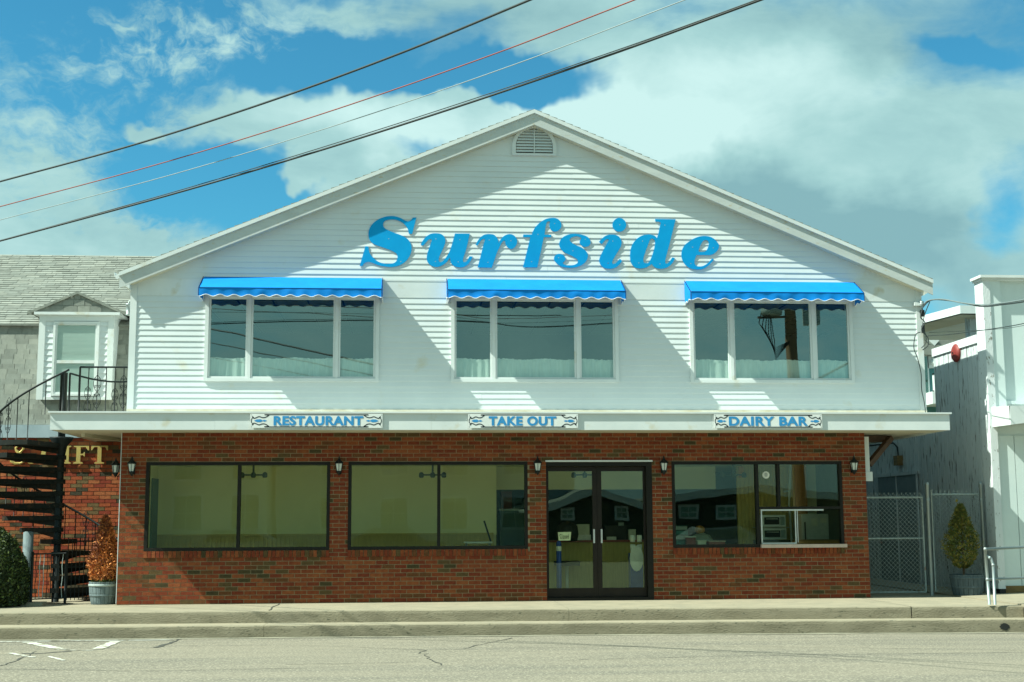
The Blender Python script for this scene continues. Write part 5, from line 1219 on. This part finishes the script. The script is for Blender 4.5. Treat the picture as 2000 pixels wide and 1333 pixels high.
wire([sm(1816, 590, -.2), sm(1806, 615), sm(1802, 640), sm(1808, 655), sm(1808, 670), sm(1800, 680)], .008, 'cable', 'second black loop hanging from the service hook at the wall corner')
wire([sm(1798, 649), sm(1788, 655), sm(1785, 680), sm(1792, 700), sm(1799, 730), sm(1800, 760), sm(1805, 785), sm(1808, 806)], .008, 'cable', 'thin black cable running down the corner board to the canopy')
R = thing('service_hook', tuple(hook), 'small grey insulator bracket at the top of the corner board', 'bracket')
q = MB(); q.box(hook.x-.13, hook.x-.02, -.09, -.035, hook.z-.03, hook.z+.03); part('bracket', q, 'trim', R)
q = MB(); q.lathe([(0, -.05), (.04, -.045), (.05, 0), (.035, .02), (.045, .04), (0, .06)], 10, tuple(hook)); part('insulator', q, 'galv', R)
q = MB(); w0 = sm(1801, 612, -.06); q.box(w0.x-.03, w0.x+.03, -.10, -.04, w0.z-.06, w0.z+.05); q.box(w0.x-.02, w0.x+.02, -.10, -.04, w0.z-.35, w0.z-.22); part('splice', q, 'black', R)

# ================================================================== OVERHEAD WIRES AND POLE
def over(pL, pR, r, m, label, sagmid=None, kink=None):
    """pL, pR: (px, py, distance Y from facade plane); the wire runs on behind the camera to the pole"""
    A = at(*pL[:2], pL[2]); C_ = at(*pR[:2], pR[2]); d = (C_-A); F_ = C_+d*.42+Vector((0, 0, .25)); G_ = A-d*1.3+Vector((0, 0, .9))
    pts = [G_, A-d*.3+Vector((0, 0, .12))]
    for t in (0, .25, .5, .75, 1):
        p = A.lerp(C_, t)
        if sagmid is not None: q_ = at(pL[0]+(pR[0]-pL[0])*t, pL[1]+(pR[1]-pL[1])*t+sagmid*4*t*(1-t), p.y); p = q_
        pts.append(p)
    pts += [F_]
    return wire(pts, r, m, label, 'overhead_wire', 'overhead wires across the sky', 6, 10), F_
_, E1 = over((0, 355, -4.0), (1040, -2, -10.0), .0125, 'cable', 'uppermost thick black wire crossing the sky', 24)
over((0, 404, -4.0), (1245, -2, -10.2), .0068, 'cable_red', 'red wire crossing the sky below the uppermost black one', 24)
over((0, 430, -4.0), (1338, 0, -10.4), .005, 'cable_grey', 'thin pale grey wire crossing the sky under the red one', 26)
over((0, 471, -4.0), (1486, 0, -10.6), .0125, 'cable', 'lowest thick black wire crossing the sky over the gable', 22)
over((0, 470, -3.95), (1486, -3, -10.65), .0055, 'cable', 'slim black wire lashed to the lowest thick one', 19)
# utility pole to the right of the camera, seen in the window glass
def refl(px, py, d):   # point whose mirror image (in plane Y = 0) shows at that pixel
    p = at(px, py, d); return Vector((p.x, -p.y, p.z))
pp = refl(1545, 640, 12.5)
R = thing('utility_pole', (pp.x, pp.y, -.35), 'wooden utility pole with transformer across the street, seen reflected in the right upper window', 'utility pole')
part('pole', MB().tube([(pp.x+.15, pp.y, -.35), (pp.x, pp.y, 6), (pp.x-.12, pp.y, 11.5)], [.17, .155, .12], 12), 'pole_wood', R)
q = MB(); tz = refl(1490, 610, 12.5).z; q.lathe([(0, -.1), (.27, -.1), (.28, 0), (.28, .85), (.24, .92), (0, .95)], 18, (pp.x-.55, pp.y+.1, tz)); part('transformer', q, 'trafo', R)
q = MB(); q.bar((pp.x-.9, pp.y, tz-.15), (pp.x+.1, pp.y, tz-.12), .08, .05); q.bar((pp.x-.9, pp.y, tz+1.6), (pp.x+.9, pp.y, tz+1.6), .1, .12); part('crossarm', q, 'beam_wood', R)
q = MB(); q.box(pp.x+.35, pp.x+.75, pp.y-.1, pp.y+.15, tz-.35, tz+.25); part('cabinet', q, 'trafo', R)
q = MB()
for k in range(6): t = k*.9; q.tube([(pp.x-.6, pp.y+.05, tz+.8-k*.12), (pp.x-.9+k*.08, pp.y+.1, tz-.3-.1*k), (pp.x-.5, pp.y+.1, tz-1.0-.06*k), (pp.x, pp.y+.12, tz-.75)], .014, 5)
part('drop_loops', q, 'black', R)
for i, (px, py, pb) in enumerate([(410, 643, 735), (410, 614, 640), (410, 672, 755), (410, 700, 780)]):
    a = refl(px-60, py-14, 25+i); b = refl(px+330, pb-20, 19+i); d = b-a; wire([a-d*.2, a, b, b+d*.05], (.03, .014, .018, .014)[i], 'cable', 'street wire behind the camera, reflected in the left upper window, %s' % ('the thickest', 'the highest', 'the second lowest', 'the lowest')[i], 'overhead_wire')

# ================================================================== INTERIOR THINGS
def chandelier(px, label):
    w0 = at(px, 928, 1.6); R = thing('ceiling_light', (w0.x, 1.6, w0.z), label, 'ceiling light', 'small metal ceiling fixtures inside')
    part('stem', MB().tube([(w0.x, 1.6, 2.33), (w0.x, 1.6, w0.z)], .020, 6), 'fixture', R); part('arm', MB().tube([(w0.x-.2, 1.6, w0.z), (w0.x+.2, 1.6, w0.z)], .016, 6), 'fixture', R)
    for dx in (-.2, 0, .2): q = MB(); q.lathe([(.015, .05), (.04, .03), (.045, -.03), (.03, -.05), (0, -.05)], 8, (w0.x+dx, 1.6, w0.z)); part('lamp_cup', q, 'fixture', R)
chandelier(495, 'metal three cup ceiling fixture seen through the left display window'); chandelier(845, 'metal three cup ceiling fixture behind the mullion of the second display window')
chandelier(1142, 'metal three cup ceiling fixture seen through the glass doors'); chandelier(1432, 'metal three cup ceiling fixture behind the service window')
# counter
cx0, cx1 = at(1050, 1060, 2.6).x, at(1262, 1060, 2.6).x
R = thing('service_counter', ((cx0+cx1)/2, 2.6, .02), 'long counter with beadboard front and red top behind the glass doors', 'counter')
ct_z = at(1160, 1056, 2.6).z
part('front', MB().box(cx0, cx1, 2.62, 3.1, .02, ct_z-.03), 'bead', R); part('top', MB().box(cx0-.02, cx1+.02, 2.56, 3.14, ct_z-.03, ct_z+.005), 'red_top', R)
q = MB(); x = cx0
while x < cx1-.04: q.box(x, x+.055, 2.605, 2.62, .03, ct_z-.04); x += .075
part('bead_boards', q, 'bead', R)['kind'] = 'stuff'
def bx(name, x0, x1, y0, y1, z0, z1, m, label, cat, extra=None):
    R = thing(name, ((x0+x1)/2, (y0+y1)/2, z0), label, cat); part('body', MB().box(x0, x1, y0, y1, z0, z1), m, R)
    if extra: extra(R, x0, x1, y0, y1, z0, z1)
    return R
X_ = lambda px, Y: at(px, 1040, Y).x
Zp = lambda py, Y: at(1160, py, Y).z
bx('paper_stack', X_(1127, 2.8), X_(1150, 2.8), 2.7, 2.9, ct_z+.006, ct_z+.30, 'paper', 'white papers standing on the counter behind the left glass door', 'papers', lambda R, a, b, c, d, e, f: part('holder', MB().box(a-.04, b+.02, c-.03, c, e, e+.10), 'white_plastic', R))
bx('cash_register', X_(1180, 2.8), X_(1222, 2.8), 2.7, 3.0, ct_z+.006, ct_z+.27, 'black', 'dark cash register on the counter behind the right glass door', 'cash register', lambda R, a, b, c, d, e, f: (part('keyboard', MB().box(a+.03, a+.2, c-.08, c, e, e+.06), 'steel', R), part('display', MB().box(b-.15, b-.05, c-.01, c+.02, f, f+.06), 'trafo', R)))
bx('small_box', X_(1226, 2.8), X_(1240, 2.8), 2.7, 2.8, ct_z+.006, ct_z+.2, 'paper', 'small white box at the right end of the counter', 'box', lambda R, a, b, c, d, e, f: part('flap', MB().box(a, b, c-.03, c, f-.02, f), 'paper', R))
R = thing('office_chair', (X_(1112, 2.2), 2.2, .02), 'black office chair silhouette behind the left glass door', 'chair')
xc = X_(1108, 2.2); 
q = MB(); q.lathe([(0, 0), (.18, .01), (.21, .13), (.19, .28), (.08, .36), (0, .37)], 16, (xc, 2.2, Zp(1058, 2.2))); part('backrest', q, 'black', R); part('seat', MB().box(xc-.22, xc+.22, 2.1, 2.5, .50, .58), 'black', R); part('column', MB().tube([(xc, 2.3, .05), (xc, 2.3, .5)], .03, 8), 'steel', R)
for k in range(5): part('foot', MB().bar((xc, 2.3, .07), (xc+.28*cos(k*1.257), 2.3+.28*sin(k*1.257), .05), .04), 'black', R)
# closed notice and blue posts
a = at(1090, 1040, .115); b = at(1116, 1056, .115); q = MB(); q.add([(a.x, .115, a.z), (b.x, .112, a.z+.004), (b.x-.015, .113, b.z), (a.x+.01, .115, b.z-.002)], [(0, 1, 2, 3)])
R = part('closed_notice', q, 'paper'); tag(R, 'white paper notice reading Closed taped inside the left glass door', 'notice')
R.location.y = .135
me = text_mesh('Closed', .1, .0, ['ink'], .0002); fit_text(me, a.x+.03, b.x-.04, b.z+.03, a.z-.03, -.0, (0, 0, 0))
for v in me.vertices: v.co = Vector((v.co.x+ .008*sin(v.co.z*80), .131, v.co.z))-wloc(R)
link('handwriting', me, R)
def bpost(px, Y, label, zb=.02):
    x = X_(px, Y); R = thing('blue_post', (x, Y, zb), label, 'post', 'blue posts inside the doors'); zt = Zp(1060, Y)
    part('shaft', MB().lathe([(.045, 0), (.045, zt-zb), (.03, zt-zb+.03), (0, zt-zb+.035)], 12, (x, Y, zb)), 'blue_plastic', R); part('reflective_band', MB().lathe([(.047, zt-zb-.14), (.047, zt-zb-.06)], 12, (x, Y, zb)), 'white_plastic', R)
bpost(1091, .8, 'blue post with a pale band standing inside the left glass door')
R = thing('bottle_rack', (X_(1246, .9), .9, .02), 'blue rack with white cylinders standing inside the right glass door', 'rack'); xc = X_(1246, .9)
part('base', MB().box(xc-.16, xc+.06, .8, 1.0, .02, .75), 'blue_plastic', R)
q = MB(); n = 16; q.add([(xc-.05+.12*cos(2*pi*i/n), .79, .66+.22*sin(2*pi*i/n)) for i in range(n)], [tuple(range(n))]); part('emblem', q, 'white_plastic', R)
for dx in (-.10, .02):
    for dz in (.76, .92): part('cylinder', MB().lathe([(0, 0), (.045, 0), (.045, .12), (0, .12)], 12, (xc+dx, .88, dz+.02)), 'white_plastic', R)
# chair by the second window
xc = X_(952, 1.9); R = thing('dining_chair', (xc, 1.9, .02), 'wooden chair with pale seat behind the second display window', 'chair')
part('seat', MB().box(xc-.42, xc+.08, 1.75, 2.1, .92, .95), 'white_plastic', R); part('backrest', MB().bar((xc+.06, 1.9, .95), (xc-.06, 1.9, 1.32), .05, .03), 'black', R)
for dx in (-.38, .04):
    for dy in (1.78, 2.06): part('leg', MB().tube([(xc+dx, dy, .02), (xc+dx, dy, .92)], .014, 6), 'steel', R)
bx('low_cabinet', X_(976, 3.0), X_(1028, 3.0), 2.9, 3.3, .02, Zp(997, 3.0), 'teal_dark', 'dark teal cabinet at the right of the second display window', 'cabinet', lambda R, a, b, c, d, e, f: part('cabinet_top', MB().box(a-.02, b+.02, c-.02, d, f, f+.03), 'trafo', R))
bx('stacked_box', X_(978, 4.5), X_(1000, 4.5), 4.4, 4.7, Zp(998, 4.5), Zp(960, 4.5), 'red_top', 'reddish box on a shelf behind the teal cabinet', 'box', lambda R, a, b, c, d, e, f: part('lid', MB().box(a-.01, b+.01, c-.01, d, f, f+.02), 'brown_wood', R))
# dairy bar clutter
Y = 1.6; zc_ = .88
cnt = thing('work_counter', (6.0, 1.6, .02), 'dark work counter behind the service window', 'counter'); part('body', MB().box(4.5, 7.5, 1.08, 1.72, .02, zc_-.03), 'dark_room', cnt); part('worktop', MB().box(4.48, 7.52, 1.05, 1.74, zc_-.03, zc_), 'steel', cnt)
def lid(m): return lambda R, a, b, c, d, e, f: part('lid', MB().box(a-.01, b+.01, c-.01, d+.01, f, f+.018), m, R)
zz = zc_+.005
for i, (pxa, pxb, h, m, lb) in enumerate([(1316, 1342, .09, 'teal_house', 'lowest pale blue box'), (1317, 1341, .085, 'trafo', 'second pale blue box'), (1316, 1341, .085, 'teal_house', 'third pale blue box'), (1318, 1340, .08, 'trafo', 'topmost pale blue box')]):
    bx('food_box', X_(pxa, 1.5), X_(pxb, 1.5), 1.4, 1.7, zz, zz+h-.02, m, lb+' in the stack at the left end of the work counter', 'box', lid('teal_dark')); zz += h
bx('food_box', X_(1382, 1.4), X_(1413, 1.4), 1.3, 1.6, zc_+.005, zc_+.05, 'red_top', 'flat red box on the work counter behind the service window', 'box', lid('pink_sill'))
bx('food_box', X_(1360, 1.4), X_(1376, 1.4), 1.3, 1.4, zc_+.005, zc_+.06, 'paper', 'small white box beside the flat red box on the work counter', 'box', lid('paper'))
bx('red_tin', X_(1338, 1.4), X_(1356, 1.4), 1.3, 1.42, zc_+.005, zc_+.13, 'red_bell', 'dark red tin on the work counter', 'tin', lid('steel'))
R = thing('paper_bag', (X_(1370, 1.7), 1.7, zc_), 'bundle of grey cloth with an orange and white cap on the work counter', 'bundle'); w0 = X_(1370, 1.7)
q = MB(); q.lathe([(.20, 0), (.22, .07), (.15, .16), (.06, .20), (0, .2)], 12, (w0, 1.7, zc_)); part('cloth', q, 'trafo', R)
q = MB(); q.lathe([(.05, .18), (.095, .23), (.09, .29), (.05, .33), (0, .34)], 12, (w0-.03, 1.7, zc_)); part('cap', q, 'orange_wood', R)
def oven(R, a, b, c, d, e, f):
    part('oven_door', MB().box(a+.03, b-.12, c-.02, c, e+.04, f-.04), 'black', R); part('oven_handle', MB().tube([(a+.06, c-.04, f-.07), (b-.15, c-.04, f-.07)], .008, 6), 'steel', R); part('control_panel', MB().box(b-.10, b-.02, c-.012, c, e+.03, f-.03), 'trafo', R)
Yk = 1.85
bx('microwave_oven', X_(1490, Yk), X_(1535, Yk), Yk, Yk+.4, Zp(1031, Yk), Zp(1008, Yk), 'white_plastic', 'white microwave oven, upper of two behind the service slider', 'oven', oven)
bx('toaster_oven', X_(1490, Yk), X_(1536, Yk), Yk, Yk+.4, Zp(1056, Yk), Zp(1034, Yk), 'steel', 'grey toaster oven below the microwave behind the service slider', 'oven', oven)
bx('kitchen_rack', X_(1484, Yk), X_(1545, Yk), Yk+.05, Yk+.5, .02, Zp(1058, Yk), 'dark_room', 'dark stand holding the two ovens', 'stand', lambda R, a, b, c, d, e, f: part('shelf', MB().box(a, b, c, d, Zp(1033, Yk), Zp(1032, Yk)), 'steel', R))
def frg(R, a, b, c, d, e, f):
    part('fridge_door', MB().box(a+.01, b-.01, c-.03, c, e+.02, f-.02), 'steel', R); part('handle', MB().tube([(a+.05, c-.05, e+.6), (a+.05, c-.05, f-.15)], .012, 6), 'black', R)
    for px, pa, pb in ((1590, 1015, 1030), (1608, 1014, 1024), (1628, 1015, 1025)): part('note', MB().box(X_(px-6, Yk), X_(px+6, Yk), c-.036, c-.031, Zp(pb, Yk), Zp(pa, Yk)), 'paper', R)
bx('refrigerator', X_(1566, Yk), X_(1640, Yk), Yk, Yk+.62, .02, Zp(1006, Yk), 'steel', 'steel refrigerator with paper notes behind the service window', 'refrigerator', frg)
bx('wooden_tray', X_(1550, 1.2), X_(1640, 1.2), 1.18, 1.3, zc_+.004, zc_+.075, 'orange_wood', 'long yellow wooden tray on the counter behind the service window', 'tray', lambda R, a, b, c, d, e, f: part('rim', MB().box(a, b, c-.01, c, f-.01, f+.01), 'brown_wood', R))
q = MB(); xx = X_(1546, 2.2); q.tube([(xx, 2.2, zc_), (xx-.03, 2.2, 1.6), (xx+.02, 2.2, 2.33)], .022, 8); q.tube([(xx, 2.2, 1.85), (xx-.12, 2.18, 1.83)], .02, 6); tag(part('water_pipe', q, 'trim'), 'pale vertical pipe before the orange panel inside', 'pipe')
bx('hanging_sign', X_(1446, 2.2), X_(1456, 2.2), 2.2, 2.22, Zp(934, 2.2), Zp(912, 2.2), 'orange_wood', 'small orange sign hanging beside the ceiling fixture', 'sign', lambda R, a, b, c, d, e, f: part('cord', MB().tube([((a+b)/2, c, f), ((a+b)/2, c, 2.33)], .004, 4), 'black', R))

# ================================================================== ACROSS THE STREET (reflected in the glass)
def house(name, x0, x1, y, zt, za, m, label, wins, roofm='shingle', depth=9, base=-.35):
    R = thing(name, ((x0+x1)/2, y-depth/2, base), label, 'building'); xm = (x0+x1)/2
    q = MB(); q.box(x0, x1, y-depth, y, base, zt); q.add([(x0, y, zt), (x1, y, zt), (xm, y, za)], [(0, 1, 2)]); part('wall', q, m, R)
    q = MB()
    for sg, xe in ((-1, x0-.4), (1, x1+.4)):
        ze = zt-.4*(za-zt)/(xm-x0); q.add([(xm, y+.5, za+.12), (xe, y+.5, ze+.12), (xe, y-depth, ze+.12), (xm, y-depth, za+.12), (xm, y+.5, za), (xe, y+.5, ze), (xe, y-depth, ze), (xm, y-depth, za)], [(0, 1, 2, 3), (4, 7, 6, 5), (0, 4, 5, 1), (1, 5, 6, 2)])
    part('roof', q, roofm, R); q = MB()
    for sg, xe in ((-1, x0-.42), (1, x1+.42)):
        ze = zt-.42*(za-zt)/(xm-x0); q.bar((xm, y+.53, za), (xe, y+.53, ze), .06, .30)
    part('gable_trim', q, 'trim', R)
    for (a, b, c, d) in wins:
        w = part('window', MB().box(a-.1, b+.1, y, y+.06, c-.1, d+.1), 'trim', R); part('pane', MB().box(a, b, y+.061, y+.075, c, d), 'glass_far', w)
        part('muntin', MB().box((a+b)/2-.02, (a+b)/2+.02, y+.076, y+.09, c, d).box(a, b, y+.076, y+.09, (c+d)/2-.02, (c+d)/2+.02), 'trim', w)
    return R
V_ = lambda px, py, d: at(px, py, d)
def refl_house(name, pxa, pxb, pye, pya, d, m, label, wins):
    w = [(V_(a, 1000, d).x, V_(b, 1000, d).x, V_(1200, pb, d).z, V_(1200, pa, d).z) for a, b, pa, pb in wins]
    return house(name, V_(pxa, 1000, d).x, V_(pxb, 1000, d).x, -d, V_(1200, pye, d).z, V_(1200, pya, d).z, m, label, w)
refl_house('shingled_cottage', 1062, 1262, 992, 958, 33, 'dark_green_siding', 'dark green cottage with white gable trim across the street, reflected in the doors', [(1100, 1122, 995, 1012), (1205, 1226, 995, 1012)])
refl_house('long_shed', 1296, 1660, 976, 956, 34, 'dark_green_siding', 'low dark shed with two small white windows across the street, reflected beside the service window', [(1332, 1362, 990, 1010), (1402, 1432, 992, 1013)])
house('pale_house', -20, -6.5, -40, 5.4, 7.6, 'pale_siding', 'pale sided house across the street, reflected in the left display window', [(-18.5+i*2.6, -17.3+i*2.6, z, z+1.5) for i in range(5) for z in (1.0, 3.3)], depth=10)
house('grey_house', -6.3, 8, -42, 4.7, 7.3, 'grey_siding', 'grey gabled house across the street, reflected in the second display window', [(-4.2+i*2.9, -3.0+i*2.9, z, z+1.4) for i in range(4) for z in (1.0, 3.6)], depth=10)
def car(loc, m, label):
    R = thing('parked_car', loc, label, 'car', 'cars parked across the street'); x, y, z = loc; L2 = 2.25
    pr = [(-2.25, .35), (-2.22, .75), (-1.5, .92), (-.75, 1.42), (.75, 1.45), (1.45, .98), (2.2, .88), (2.26, .35)]
    q = MB(); q.prism([(x+a, z+b) for a, b in pr], y-.85, y+.85); part('body', q, m, R)
    q = MB(); q.prism([(x-1.25, z+.96), (x-.72, z+1.36), (x+.70, z+1.39), (x+1.20, z+.98)], y-.86, y+.86); part('side_window', q, 'glass_far', R)
    for wx in (-1.4, 1.4):
        for wy in (-.80, .80):
            q = MB(); n = 18; vs = [(x+wx+.32*cos(2*pi*j/n), y+wy+s_, z+.32+.32*sin(2*pi*j/n)) for s_ in (-.1, .1) for j in range(n)]; q.add(vs, [(j, (j+1) % n, n+(j+1) % n, n+j) for j in range(n)]+[tuple(range(n)), tuple(reversed(range(n, 2*n)))]); part('wheel', q, 'rubber', R)
    for wy in (-.6, .6): part('headlight', MB().box(x+2.2, x+2.27, y+wy-.15, y+wy+.15, z+.62, z+.75), 'white_plastic', R)
car((-6.5, -29.5, -.35), 'car_paint', 'silver car parked across the street, reflected in the left display window')
car((-.8, -29.8, -.35), 'car_paint_b', 'dark blue car parked across the street, reflected in the second display window')
car((12.0, -29.6, -.35), 'car_paint', 'silver car parked across the street, reflected beside the glass doors')
